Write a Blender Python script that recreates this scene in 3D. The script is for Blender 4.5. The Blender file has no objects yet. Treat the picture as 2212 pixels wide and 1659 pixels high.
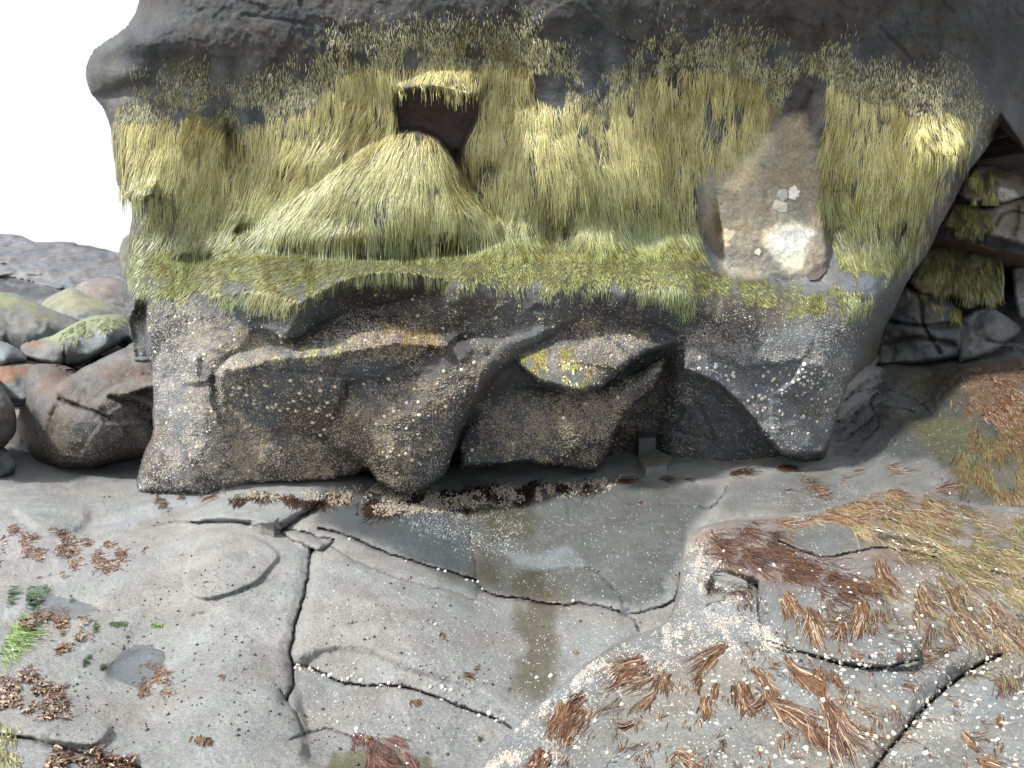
import bpy, math, random
import numpy as np
from mathutils import Vector, Matrix

random.seed(7); rng = np.random.default_rng(7)
S = bpy.context.scene
COL = S.collection

# ------------------------------------------------------------------ camera, sky, sun, exposure
FPX, CXP, CYP = 1737.0, 1106.0, 829.5          # focal length and centre on a 2212 x 1659 sheet
PITCH = math.radians(8.8)
CAM = np.array([0.0, 0.0, 1.6])
FW = np.array([0, math.cos(PITCH), -math.sin(PITCH)])
UP = np.array([0, math.sin(PITCH), math.cos(PITCH)])
RT = np.array([1.0, 0, 0])
cd = bpy.data.cameras.new('camera'); cam = bpy.data.objects.new('camera', cd); COL.objects.link(cam)
cam.location = CAM; cam.rotation_euler = (math.pi/2 - PITCH, 0, 0)
cd.sensor_width = 36; cd.lens = 36*FPX/2212; cd.clip_start = .05; cd.clip_end = 2000
S.camera = cam

SUN_DIR = Vector((-0.60, -0.24, 0.76)).normalized()      # towards the sun
world = bpy.data.worlds.new('World'); S.world = world; world.use_nodes = True
wn = world.node_tree; wn.nodes.clear()
sky = wn.nodes.new('ShaderNodeTexSky'); sky.sky_type = 'NISHITA'; sky.sun_disc = False
sky.sun_elevation = math.asin(SUN_DIR.z); sky.sun_rotation = math.atan2(SUN_DIR.x, SUN_DIR.y)
sky.dust_density = 3.0
b1 = wn.nodes.new('ShaderNodeBackground'); b1.inputs['Strength'].default_value = 0.06
b2 = wn.nodes.new('ShaderNodeBackground'); b2.inputs['Color'].default_value = (.98, .985, 1, 1); b2.inputs['Strength'].default_value = 0.66
ad = wn.nodes.new('ShaderNodeAddShader'); wo = wn.nodes.new('ShaderNodeOutputWorld')
wn.links.new(sky.outputs[0], b1.inputs[0]); wn.links.new(b1.outputs[0], ad.inputs[0])
wn.links.new(b2.outputs[0], ad.inputs[1]); wn.links.new(ad.outputs[0], wo.inputs[0])
sd_ = bpy.data.lights.new('sun', 'SUN'); sd_.energy = 4.6; sd_.angle = math.radians(7.0); sd_.color = (1, .98, .94)
sun = bpy.data.objects.new('sun', sd_); COL.objects.link(sun)
sun.rotation_euler = (-SUN_DIR).to_track_quat('-Z', 'Y').to_euler()
S.view_settings.view_transform = 'Standard'; S.view_settings.look = 'None'
S.view_settings.exposure = 0.5; S.view_settings.gamma = 1.0; S.view_settings.use_curve_mapping = False
S.cycles.max_bounces = 6; S.cycles.diffuse_bounces = 4; S.cycles.transparent_max_bounces = 8

# ------------------------------------------------------------------ geometry of sight
def raydir(x, y):
    a = (np.asarray(x, float) - CXP)/FPX; b = (CYP - np.asarray(y, float))/FPX
    return FW + a[..., None]*RT + b[..., None]*UP
def place(x, y, v): return CAM + raydir(x, y)*np.asarray(v)[..., None]
def project(P):
    d = P - CAM; v = d @ FW
    return CXP + FPX*(d @ RT)/v, CYP - FPX*(d @ UP)/v, v
def ctrl_v(c):
    d = raydir(np.float64(c[0]), np.float64(c[1]))
    if len(c) == 4: return (c[3] - CAM[2])/d[2]          # (x, y, 'z', height)
    return c[2]/d[1]                                      # (x, y, distance)

# ------------------------------------------------------------------ noise
def _hash(i, j, k, s):
    h = (i.astype(np.int64)*374761393 + j.astype(np.int64)*668265263 + k.astype(np.int64)*2147483647 + s*1274126177) & 0xffffffff
    h = ((h ^ (h >> 13))*1274126177) & 0xffffffff
    h = (h ^ (h >> 16))
    h = (h*2246822519) & 0xffffffff
    return ((h ^ (h >> 15)) & 0xffffff)/float(0xffffff)*2 - 1
def vnoise(P, s=0):
    f = np.floor(P); t = P - f; t = t*t*t*(t*(t*6-15)+10); i, j, k = [f[..., n].astype(np.int64) for n in range(3)]
    r = 0
    for a in (0, 1):
        wa = t[..., 0] if a else 1-t[..., 0]
        for b in (0, 1):
            wb = t[..., 1] if b else 1-t[..., 1]
            for c in (0, 1):
                wc = t[..., 2] if c else 1-t[..., 2]
                r = r + wa*wb*wc*_hash(i+a, j+b, k+c, s)
    return r
def fbm(P, scale, octv=4, s=0, gain=.5):
    r = 0; a = 1; n = 0; Q = P*scale
    for o in range(octv):
        r = r + a*vnoise(Q, s+o*17); n += a; a *= gain; Q = Q*2.03 + 3.7
    return r/n
def ridged(P, scale, octv=3, s=0):
    r = 0; a = 1; n = 0; Q = P*scale
    for o in range(octv):
        r = r + a*(1-2*np.abs(vnoise(Q, s+o*11))); n += a; a *= .5; Q = Q*2.1+1.3
    return r/n
def facet(P, scale, s=0):
    """broken planar facets: cells of random tilt"""
    Rm = np.array(Matrix.Rotation(.6, 3, Vector((.3, .8, .5)).normalized())) @ np.array(Matrix.Rotation(.4, 3, 'X'))
    Q = (P + .12*np.stack([fbm(P, 1.5, 2, s+1), fbm(P, 1.5, 2, s+2), fbm(P, 1.5, 2, s+3)], -1)) @ Rm * scale; f = np.floor(Q).astype(np.int64); best = np.full(P.shape[:-1], 9e9); val = np.zeros(P.shape[:-1])
    for a in (-1, 0, 1):
        for b in (-1, 0, 1):
            for c in (-1, 0, 1):
                i, j, k = f[..., 0]+a, f[..., 1]+b, f[..., 2]+c
                o = np.stack([_hash(i, j, k, s+q) for q in (1, 2, 3)], -1)*.42+.5; d = Q-(np.stack([i, j, k], -1)+o); dd = (d*d).sum(-1)
                t = _hash(i, j, k, s+7)*.6 + d[..., 0]*_hash(i, j, k, s+4)*1.2 + d[..., 1]*_hash(i, j, k, s+5)*1.2 + d[..., 2]*_hash(i, j, k, s+6)*1.2
                m = dd < best; best = np.where(m, dd, best); val = np.where(m, t, val)
    return val
def N2(X, Y, scale_px, octv=3, s=0):
    return fbm(np.stack([X, Y, np.zeros_like(X)], -1), 1.0/scale_px, octv, s)

def gblur(A, sig):
    if sig <= 0: return A
    r = int(3*sig+1); k = np.exp(-.5*(np.arange(-r, r+1)/sig)**2); k /= k.sum()
    A = np.pad(A, ((r, r), (0, 0)), 'edge'); A = sum(k[n]*A[n:A.shape[0]-2*r+n] for n in range(2*r+1))
    A = np.pad(A, ((0, 0), (r, r)), 'edge'); A = sum(k[n]*A[:, n:A.shape[1]-2*r+n] for n in range(2*r+1))
    return A
def seg_dist(X, Y, pts, closed, edges=None):
    pts = np.asarray(pts, float); n = len(pts); best = np.full(X.shape, 1e9)
    rngs = range(n if closed else n-1)
    for i in rngs:
        if edges is not None and i not in edges: continue
        a = pts[i]; b = pts[(i+1) % n]; d = b-a; L = max(d @ d, 1e-9)
        t = np.clip(((X-a[0])*d[0] + (Y-a[1])*d[1])/L, 0, 1)
        best = np.minimum(best, (X-a[0]-t*d[0])**2 + (Y-a[1]-t*d[1])**2)
    return np.sqrt(best)
def inside(X, Y, pts):
    pts = np.asarray(pts, float); n = len(pts); c = np.zeros(X.shape, bool)
    for i in range(n):
        x1, y1 = pts[i]; x2, y2 = pts[(i+1) % n]
        if y1 == y2: continue
        m = ((y1 > Y) != (y2 > Y)) & (X < (x2-x1)*(Y-y1)/(y2-y1) + x1)
        c ^= m
    return c
def sdist(X, Y, pts):
    d = seg_dist(X, Y, pts, True)
    return np.where(inside(X, Y, pts), d, -d)
def sstep(a, b, x):
    t = np.clip((x-a)/(b-a), 0, 1); return t*t*(3-2*t)
def tps(ctrl, gx, gy, reg=1e-5):
    c = np.array([(p[0], p[1]) for p in ctrl], float)/1000; w = np.array([1/ctrl_v(p) for p in ctrl])
    n = len(c); d2 = ((c[:, None]-c[None])**2).sum(-1); K = .5*d2*np.log(d2+1e-12) + reg*np.eye(n)
    A = np.zeros((n+3, n+3)); A[:n, :n] = K; A[:n, n] = 1; A[:n, n+1:] = c; A[n, :n] = 1; A[n+1:, :n] = c.T
    sol = np.linalg.lstsq(A, np.concatenate([w, [0, 0, 0]]), rcond=None)[0]
    X = gx/1000; Y = gy/1000; r = sol[n] + sol[n+1]*X + sol[n+2]*Y
    for i in range(n):
        d2 = (X-c[i, 0])**2 + (Y-c[i, 1])**2
        r = r + sol[i]*.5*d2*np.log(d2+1e-12)
    return r
def smooth_line(pts, n=4, closed=True):
    """Catmull-Rom refinement of a hand-set outline."""
    p = np.asarray(pts, float); m = len(p); out = []
    for i in range(m if closed else m-1):
        if closed: a, b, c, d = p[(i-1) % m], p[i], p[(i+1) % m], p[(i+2) % m]
        else: a, b, c, d = p[max(i-1, 0)], p[i], p[i+1], p[min(i+2, m-1)]
        for k in range(n):
            t = k/n
            out.append(.5*((2*b) + (-a+c)*t + (2*a-5*b+4*c-d)*t*t + (-a+3*b-3*c+d)*t**3))
    if not closed: out.append(p[-1])
    return np.array(out)
def wobble(pts, amp, scale, s=0):
    p = np.asarray(pts, float)
    q = np.concatenate([p/scale, np.zeros((len(p), 1))], 1)
    return p + amp*np.stack([fbm(q, 1, 3, s), fbm(q, 1, 3, s+50)], -1)

# ------------------------------------------------------------------ materials
def new_mat(name):
    m = bpy.data.materials.new(name); m.use_nodes = True
    nt = m.node_tree; nt.nodes.clear()
    out = nt.nodes.new('ShaderNodeOutputMaterial'); b = nt.nodes.new('ShaderNodeBsdfPrincipled')
    nt.links.new(b.outputs[0], out.inputs[0]); return m, nt, b
def nd(nt, typ, **kw):
    n = nt.nodes.new(typ)
    for k, v in kw.items():
        if k in n.inputs: n.inputs[k].default_value = v
        else: setattr(n, k, v)
    return n
def rock_material(name, grain=60.0, bump=.35, speck=.25, rough=(.75, .32), spec=.5, drift=1.0):
    m, nt, b = new_mat(name); L = nt.links.new
    tc = nd(nt, 'ShaderNodeTexCoord'); ob = tc.outputs['Object']
    at = nd(nt, 'ShaderNodeAttribute', attribute_name='tint')
    wt = nd(nt, 'ShaderNodeAttribute', attribute_name='wet')
    n1 = nd(nt, 'ShaderNodeTexNoise', Scale=5.0, Detail=8.0, Roughness=.62); L(ob, n1.inputs['Vector'])
    n2 = nd(nt, 'ShaderNodeTexNoise', Scale=grain, Detail=6.0, Roughness=.7); L(ob, n2.inputs['Vector'])
    n3 = nd(nt, 'ShaderNodeTexNoise', Scale=grain*4.5, Detail=3.0, Roughness=.7); L(ob, n3.inputs['Vector'])
    m1 = nd(nt, 'ShaderNodeMapRange'); m1.inputs['From Min'].default_value = .3; m1.inputs['From Max'].default_value = .7
    m1.inputs['To Min'].default_value = .78; m1.inputs['To Max'].default_value = 1.22; L(n1.outputs['Fac'], m1.inputs['Value'])
    m2 = nd(nt, 'ShaderNodeMapRange'); m2.inputs['From Min'].default_value = .3; m2.inputs['From Max'].default_value = .7
    m2.inputs['To Min'].default_value = 1-speck; m2.inputs['To Max'].default_value = 1+speck; L(n2.outputs['Fac'], m2.inputs['Value'])
    m3 = nd(nt, 'ShaderNodeMapRange'); m3.inputs['From Min'].default_value = .32; m3.inputs['From Max'].default_value = .68
    m3.inputs['To Min'].default_value = 1-speck; m3.inputs['To Max'].default_value = 1+speck; L(n3.outputs['Fac'], m3.inputs['Value'])
    a = nd(nt, 'ShaderNodeMath', operation='MULTIPLY'); L(m1.outputs[0], a.inputs[0]); L(m2.outputs[0], a.inputs[1])
    a2 = nd(nt, 'ShaderNodeMath', operation='MULTIPLY'); L(a.outputs[0], a2.inputs[0]); L(m3.outputs[0], a2.inputs[1])
    vm = nd(nt, 'ShaderNodeVectorMath', operation='SCALE'); L(at.outputs['Color'], vm.inputs[0]); L(a2.outputs[0], vm.inputs['Scale'])
    # slight warm/cool drift
    n4 = nd(nt, 'ShaderNodeTexNoise', Scale=2.3, Detail=5.0); L(ob, n4.inputs['Vector'])
    cr = nd(nt, 'ShaderNodeMix', data_type='RGBA'); cr.inputs['A'].default_value = (1+.07*drift, 1.0, 1-.09*drift, 1); cr.inputs['B'].default_value = (1-.07*drift, 1.0, 1+.08*drift, 1)
    mm = nd(nt, 'ShaderNodeMapRange'); mm.inputs['From Min'].default_value = .4; mm.inputs['From Max'].default_value = .6
    L(n4.outputs['Fac'], mm.inputs['Value']); L(mm.outputs[0], cr.inputs['Factor'])
    mu = nd(nt, 'ShaderNodeVectorMath', operation='MULTIPLY'); L(vm.outputs[0], mu.inputs[0]); L(cr.outputs['Result'], mu.inputs[1])
    L(mu.outputs[0], b.inputs['Base Color'])
    r = nd(nt, 'ShaderNodeMapRange'); r.inputs['To Min'].default_value = rough[0]; r.inputs['To Max'].default_value = rough[1]
    wa = nd(nt, 'ShaderNodeMath', operation='MULTIPLY_ADD'); wa.inputs[1].default_value = .5; L(n2.outputs['Fac'], wa.inputs[0])
    wb = nd(nt, 'ShaderNodeMath', operation='SUBTRACT'); wb.inputs[1].default_value = .25; L(wa.outputs[0], wb.inputs[0])
    L(wt.outputs['Fac'], wa.inputs[2]); L(wb.outputs[0], r.inputs['Value']); L(r.outputs[0], b.inputs['Roughness'])
    b.inputs['Specular IOR Level'].default_value = spec
    h = nd(nt, 'ShaderNodeMath', operation='MULTIPLY_ADD'); h.inputs[1].default_value = .45; L(n3.outputs['Fac'], h.inputs[0]); L(n2.outputs['Fac'], h.inputs[2])
    bp = nd(nt, 'ShaderNodeBump', Strength=bump, Distance=.012); L(h.outputs[0], bp.inputs['Height']); L(bp.outputs[0], b.inputs['Normal'])
    return m
def attr_material(name, rough=.5, spec=.5, attr='tint', noise=None, trans=0.0):
    m, nt, b = new_mat(name); L = nt.links.new
    at = nd(nt, 'ShaderNodeAttribute', attribute_name=attr)
    if noise:
        tc = nd(nt, 'ShaderNodeTexCoord'); n = nd(nt, 'ShaderNodeTexNoise', Scale=noise, Detail=4.0); L(tc.outputs['Object'], n.inputs['Vector'])
        mr = nd(nt, 'ShaderNodeMapRange'); mr.inputs['From Min'].default_value = .3; mr.inputs['From Max'].default_value = .7
        mr.inputs['To Min'].default_value = .7; mr.inputs['To Max'].default_value = 1.3; L(n.outputs['Fac'], mr.inputs['Value'])
        vm = nd(nt, 'ShaderNodeVectorMath', operation='SCALE'); L(at.outputs['Color'], vm.inputs[0]); L(mr.outputs[0], vm.inputs['Scale'])
        L(vm.outputs[0], b.inputs['Base Color'])
    else: L(at.outputs['Color'], b.inputs['Base Color'])
    b.inputs['Roughness'].default_value = rough; b.inputs['Specular IOR Level'].default_value = spec
    return m
M_ROCK = rock_material('sea_worn_rock', 42, .9, .34)
M_GROUND = rock_material('shore_platform_rock', 75, 1.0, .30, (.82, .25), drift=.35)
M_FRONT = rock_material('foreground_rock', 80, .9, .30, (.8, .3))
M_ALGAE = attr_material('green_algae', .42, .5)
M_WEED = attr_material('brown_seaweed', .17, .8)
M_SHELL = attr_material('barnacle_shell', .6, .4)
M_RIDGE = rock_material('far_rock', 8, 1.0, .3, (.6, .3))

# ------------------------------------------------------------------ object helpers
def tag(o, label=None, cat=None, group=None, kind=None):
    if label: o['label'] = label
    if cat: o['category'] = cat
    if group: o['group'] = group
    if kind: o['kind'] = kind
    return o
def mesh_from(name, V, faces, mat, attrs=None, smooth=True, parent=None, origin=None):
    """faces: (n,k) int array or list of arrays of equal width"""
    V = np.asarray(V, float); fl = faces if isinstance(faces, list) else [faces]
    fl = [np.asarray(f, np.int32) for f in fl if len(f)]
    me = bpy.data.meshes.new(name)
    if origin is None: origin = np.array([V[:, 0].mean(), V[:, 1].mean(), V[:, 2].min()])
    V = V - origin
    me.vertices.add(len(V)); me.vertices.foreach_set('co', V.astype(np.float32).ravel())
    loops = np.concatenate([f.ravel() for f in fl]); tot = np.concatenate([np.full(len(f), f.shape[1], np.int32) for f in fl])
    start = np.concatenate([[0], np.cumsum(tot)[:-1]]).astype(np.int32)
    me.loops.add(len(loops)); me.loops.foreach_set('vertex_index', loops)
    me.polygons.add(len(tot)); me.polygons.foreach_set('loop_start', start); me.polygons.foreach_set('loop_total', tot)
    me.polygons.foreach_set('use_smooth', np.full(len(tot), smooth))
    me.update(calc_edges=True); me.validate()
    for k, v in (attrs or {}).items():
        v = np.asarray(v, np.float32)
        if v.ndim == 2:
            a = me.attributes.new(k, 'FLOAT_COLOR', 'POINT'); c = np.ones((len(V), 4), np.float32); c[:, :3] = v; a.data.foreach_set('color', c.ravel())
        else:
            a = me.attributes.new(k, 'FLOAT', 'POINT'); a.data.foreach_set('value', v)
    me.materials.append(mat)
    o = bpy.data.objects.new(name, me); COL.objects.link(o); o.location = origin
    if parent is not None:
        o.parent = parent; o.matrix_parent_inverse = Matrix.Translation(-Vector(parent.location))
    return o

class Relief:
    """A rock face: an irregular sheet of world points sampled along lines of sight, closed at the back."""
    def __init__(s, xs, ys, ctrl):
        s.xs, s.ys = np.asarray(xs, float), np.asarray(ys, float)
        s.X, s.Y = np.meshgrid(s.xs, s.ys)
        s.v = 1/np.maximum(tps(ctrl, s.X, s.Y), 1e-3)
        s.tint = np.zeros(s.X.shape+(3,)); s.wet = np.zeros(s.X.shape)
        s.seed = 0
    def box(s, pts, m=40):
        p = np.asarray(pts, float); a = np.searchsorted(s.xs, p[:, 0].min()-m); b = np.searchsorted(s.xs, p[:, 0].max()+m)
        c = np.searchsorted(s.ys, p[:, 1].min()-m); d = np.searchsorted(s.ys, p[:, 1].max()+m)
        return slice(c, d), slice(a, b)
    def layer(s, poly, ctrl, r=40, m=.3, sharp=None, rs=6, ms=.03, k=.02, wob=3):
        """a mass that stands in front of what is there; edges listed in sharp break off short"""
        if wob: pl = wobble(poly, wob, 60, len(poly))
        else: pl = np.asarray(poly, float)
        w = s.box(pl); X, Y = s.X[w], s.Y[w]
        ins = inside(X, Y, pl); n = len(pl)
        v = np.max([1/np.maximum(tps(c_, X, Y), 1e-3) for c_ in (ctrl if isinstance(ctrl[0], list) else [ctrl])], 0)
        soft = [i for i in range(n) if not (sharp and i in sharp)]
        if soft:
            t = np.clip(seg_dist(X, Y, pl, True, soft)/r, 0, 1); v = v + m*(1-np.sqrt(1-(1-t)**2))
        if sharp:
            t = np.clip(seg_dist(X, Y, pl, True, sharp)/rs, 0, 1); v = v + ms*(1-np.sqrt(1-(1-t)**2))
        b = s.v[w]
        h = np.clip(.5+.5*(v-b)/max(k, 1e-4), 0, 1); mn = v*(1-h)+b*h - k*h*(1-h)
        s.v[w] = np.where(ins, np.minimum(mn, b), b)
    def hollow(s, poly, depth, r=20):
        pl = wobble(poly, 3, 60, len(poly)); w = s.box(pl); d = sdist(s.X[w], s.Y[w], pl)
        s.v[w] += depth*sstep(0, r, d)
    def bump(s, x, y, rx, ry, amt, ang=0):
        c, q = math.cos(ang), math.sin(ang); dx, dy = s.X-x, s.Y-y
        u = (dx*c+dy*q)/rx; t = (-dx*q+dy*c)/ry
        s.v -= amt*np.exp(-(u*u+t*t))
    def crack(s, pts, width=4, depth=.04, wob=6, dark=None):
        pl = wobble(smooth_line(pts, 4, False), wob, 40, int(abs(pts[0][0]))) if wob else pts
        w = s.box(pl); d = seg_dist(s.X[w], s.Y[w], pl, False)
        wd = width*(1+.5*N2(s.X[w], s.Y[w], 50, 2, 5))
        g = np.exp(-(d/np.maximum(wd, .5))**2)
        s.v[w] += depth*g
        if dark is not None:
            s.tint[w] = s.tint[w]*(1-g[..., None]*.8)+np.array(dark)*g[..., None]*.8
    def edge_round(s, poly, r, m, edges=None):
        t = np.clip(seg_dist(s.X, s.Y, poly, True, edges)/r, 0, 1)
        s.v += m*(1-np.sqrt(np.clip(1-(1-t)**2, 0, 1)))
    def pos(s): return place(s.X, s.Y, s.v)
    def rough(s, amps=((.9, .05), (3.5, .02), (14, .006)), seed=0):
        P = s.pos()
        for sc, am in amps: s.v += am*fbm(P, sc, 3, seed+int(sc*10))
    def strata(s, amp=.01, freq=9, tilt=(.1, 0, 1), seed=3):
        P = s.pos(); q = P @ np.array(tilt) + .12*fbm(P, .8, 2, seed)
        n = vnoise(np.stack([q*freq, P[..., 0]*.35, P[..., 1]*.3], -1), seed) + .5*vnoise(np.stack([q*freq*2.7, P[..., 0]*.9, P[..., 1]*.3], -1), seed+1)
        s.v += amp*n
    def paint(s, poly, col, soft=12, amt=1.0, nz=10, nsc=25, seed=0, wet=None):
        w = s.box(poly, 60); X, Y = s.X[w], s.Y[w]
        d = sdist(X, Y, poly) + nz*N2(X, Y, nsc, 4, seed)
        a = amt*sstep(-soft, soft, d)
        s.tint[w] = s.tint[w]*(1-a[..., None]) + np.array(col)*a[..., None]
        if wet is not None: s.wet[w] = s.wet[w]*(1-a)+wet*a
        return a
    def finish(s):
        s.P = s.pos(); s.ol = getattr(s, 'ol', None)
        Pb = np.stack([gblur(s.P[..., i], .7) for i in range(3)], -1)
        dx = np.gradient(Pb, axis=1); dy = np.gradient(Pb, axis=0)
        n = np.cross(dy, dx); n /= np.linalg.norm(n, axis=-1, keepdims=True)+1e-9
        fl = (n*(CAM-s.P)).sum(-1) < 0; n[fl] *= -1
        s.N = n
        Pc = np.stack([gblur(s.P[..., i], 2.2) for i in range(3)], -1)
        n = np.cross(np.gradient(Pc, axis=0), np.gradient(Pc, axis=1)); n /= np.linalg.norm(n, axis=-1, keepdims=True)+1e-9
        fl = (n*(CAM-s.P)).sum(-1) < 0; n[fl] *= -1; s.NS = n
    def samp(s, A, x, y):
        fx = np.interp(x, s.xs, np.arange(len(s.xs))); fy = np.interp(y, s.ys, np.arange(len(s.ys)))
        i = np.clip(fx.astype(int), 0, len(s.xs)-2); j = np.clip(fy.astype(int), 0, len(s.ys)-2); tx = fx-i; ty = fy-j
        if A.ndim == 3: tx = tx[:, None]; ty = ty[:, None]
        return (A[j, i]*(1-tx)+A[j, i+1]*tx)*(1-ty) + (A[j+1, i]*(1-tx)+A[j+1, i+1]*tx)*ty
    def build(s, name, mat, outline=None, thick=.8, shrink=.7, parent=None, mask=None, close=True):
        X, Y = s.X.copy(), s.Y.copy(); ny, nx = X.shape
        if outline is not None:
            ol = np.asarray(outline, float); ins = inside(X, Y, ol)
            st = np.minimum(np.gradient(s.xs)[None, :], 1e9); n = len(ol)
            # snap points near the outline onto it
            best = np.full(X.shape, 1e9); bx = X.copy(); by = Y.copy()
            for i in range(n):
                a = ol[i]; b = ol[(i+1) % n]; d = b-a; L = max(d @ d, 1e-9)
                t = np.clip(((X-a[0])*d[0]+(Y-a[1])*d[1])/L, 0, 1); qx = a[0]+t*d[0]; qy = a[1]+t*d[1]
                dd = (X-qx)**2+(Y-qy)**2; m = dd < best; best = np.where(m, dd, best); bx = np.where(m, qx, bx); by = np.where(m, qy, by)
            near = np.sqrt(best) < .62*np.maximum(st, np.gradient(s.ys)[:, None])
            X = np.where(near, bx, X); Y = np.where(near, by, Y); ok = ins | near
        else: ok = np.ones(X.shape, bool)
        if mask is not None: ok &= mask
        P = place(X, Y, s.v)
        q = ok[:-1, :-1] & ok[1:, :-1] & ok[:-1, 1:] & ok[1:, 1:]
        jj, ii = np.nonzero(q); a = jj*nx+ii
        F = np.stack([a, a+nx, a+nx+1, a+1], -1)
        used = np.unique(F); idx = np.full(nx*ny, -1, np.int64); idx[used] = np.arange(len(used))
        V = P.reshape(-1, 3)[used]; F = idx[F]; T = s.tint.reshape(-1, 3)[used]; Wt = s.wet.ravel()[used]
        fl = [F]
        if close:
            e = np.concatenate([F[:, [0, 1]], F[:, [1, 2]], F[:, [2, 3]], F[:, [3, 0]]]); key = np.sort(e, 1); kk = key[:, 0]*len(V)+key[:, 1]
            u, inv, cnt = np.unique(kk, return_inverse=True, return_counts=True); be = e[cnt[inv] == 1]
            bv = np.unique(be); c = V[bv].mean(0); away = (c-CAM)*np.array([1, 1, 0]); away /= np.linalg.norm(away); mp = np.full(len(V), -1); mp[bv] = np.arange(len(bv))+len(V)
            B = V[bv].copy(); far = V[:, 1].max()
            mid = V[bv].copy(); mid[:, [0, 2]] = c[[0, 2]] + (mid[:, [0, 2]]-c[[0, 2]])*(.5+.5*shrink); mid += away*thick*.45
            B[:, [0, 2]] = c[[0, 2]] + (B[:, [0, 2]]-c[[0, 2]])*shrink*.75; B += away*thick
            nb = len(bv); mp2 = mp+nb; ce = len(V)+2*nb
            f1 = np.stack([be[:, 1], be[:, 0], mp[be[:, 0]], mp[be[:, 1]]], -1); f2 = np.stack([mp[be[:, 1]], mp[be[:, 0]], mp2[be[:, 0]], mp2[be[:, 1]]], -1)
            f3 = np.stack([mp2[be[:, 1]], mp2[be[:, 0]], np.full(len(be), ce)], -1)
            V = np.concatenate([V, mid, B, [B.mean(0)+[0, .1, 0]]]); fl = [F, f1, f2, f3]
            T = np.concatenate([T, T[bv], T[bv], [T.mean(0)]]); Wt = np.concatenate([Wt, Wt[bv]*0, Wt[bv]*0, [0]])
        return mesh_from(name, V, fl, mat, {'tint': T, 'wet': Wt}, parent=parent)

def stitch_axis(*parts): return np.unique(np.concatenate([np.arange(a, b, st) for a, b, st in parts]))

# ================================================================== 1. THE BIG BOULDER
GZ = 'z'
main_outline = [(305,-40),(300,5),(292,30),(275,55),(255,72),(236,84),(220,95),(204,106),(193,125),(186,145),(185,165),(190,185),(197,203),(212,220),(224,235),
 (233,258),(240,280),(243,305),(245,330),(249,362),(251,390),(257,408),(262,421),(275,427),(283,440),(286,470),(280,500),(279,520),(276,545),(272,570),(270,590),
 (266,608),(262,632),(268,655),(268,680),(276,700),(280,722),(288,740),(289,765),(291,781),(310,784),(324,782),(327,800),(325,830),(329,860),(328,895),
 (331,925),(327,945),(316,965),(307,990),(299,1020),(293,1048),(300,1057),
 (296,1110),(600,1150),(1000,1150),(1500,1120),(1740,1060),(1768,1010),(1780,998),(1792,960),(1803,920),(1815,880),(1832,830),(1855,805),(1880,785),(1900,765),(1921,694),(1938,655),(1952,623),(1975,585),(2000,554),
 (2015,525),(2027,496),(2045,462),(2061,435),(2080,395),(2096,366),(2125,330),(2150,298),(2158,270),(2185,300),(2212,325),(2300,400),(2700,520),(2700,-520),(360,-520)]
xs = stitch_axis((170, 2222, 3), (2222, 2720, 24)); ys = stitch_axis((-530, -15, 24), (-15, 1125, 3))
main_ctrl = [
 # far top, out of frame
 (300,-500,7.4),(900,-500,7.3),(1500,-500,7.3),(2100,-500,7.6),(2700,-500,8.2),(2700,0,8.0),(2700,400,8.6),
 (330,-250,6.4),(900,-250,6.2),(1500,-250,6.1),(2100,-250,6.3),
 (330,0,6.15),(500,0,5.95),(900,0,5.85),(1300,0,5.80),(1700,0,5.85),(2000,0,6.1),(2200,0,6.5),(2220,200,7.0),
 (210,150,6.35),(300,150,6.05),(500,130,6.0),(750,130,5.98),(1050,120,5.98),(1350,120,5.98),(1650,120,6.02),(1900,130,6.15),(2100,180,6.4),
 (260,300,6.3),(350,290,6.10),(440,280,6.07),(495,300,6.22),(560,300,6.15),(700,280,6.10),(840,300,6.13),(1100,250,6.12),(1200,330,6.08),(1300,330,6.10),(1450,300,6.12),(1600,280,6.22),(1700,300,6.25),(1820,300,6.2),(1950,280,6.18),(2040,280,6.15),
 (290,420,6.2),(370,420,6.1),(480,430,6.20),(560,420,6.14),(680,350,6.06),(1050,440,6.18),(1150,450,6.08),(1250,440,6.06),(1400,440,6.1),(1500,440,6.18),(1650,440,6.35),(1760,440,6.38),(1850,450,6.28),(1950,430,6.2),(2010,430,6.25),
 (290,540,6.1),(360,550,6.05),(440,560,6.05),(550,545,6.0),(1000,530,6.15),(1200,525,6.12),(1400,540,6.12),(1550,570,6.2),(1700,600,6.22),(1850,590,6.15),(1940,560,6.3),
 # algae ledge lip
 (300,640,5.80),(340,650,5.62),(420,640,5.62),(490,610,5.6),(1000,605,5.42),(1200,620,5.45),(1350,625,5.55),(1480,615,5.52),(1600,650,5.68),(1750,660,5.85),(1880,660,6.0),
 # face under the lip
 (340,760,5.78),(420,720,5.56),(520,700,5.46),(700,710,5.64),(900,680,5.66),(1000,710,5.60),(1150,680,5.55),(1300,670,5.68),(1440,700,5.74),(1490,725,5.66),(1620,750,5.64),(1824,785,5.80),
 (335,880,5.72),(420,860,5.46),(500,930,5.42),(620,960,5.5),(800,900,5.45),(1000,850,5.48),(1350,850,6.0),(1440,860,6.15),(1560,850,5.85),(1800,880,5.88),
 (300,1055,GZ,0.0),(450,1060,GZ,0.02),(620,1040,6.0),(760,1030,6.4),(1000,1030,6.7),(1150,1030,6.8),(1300,1020,6.7),(1400,1005,6.5),(1560,1015,6.1),(1690,1005,6.15),(1775,1000,6.15),(1890,780,6.6),
 (400,1150,GZ,-.5),(700,1150,6.0),(1000,1150,6.7),(1300,1120,6.6),(1500,1120,GZ,-.5),
]
R = Relief(xs, ys, main_ctrl)
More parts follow.
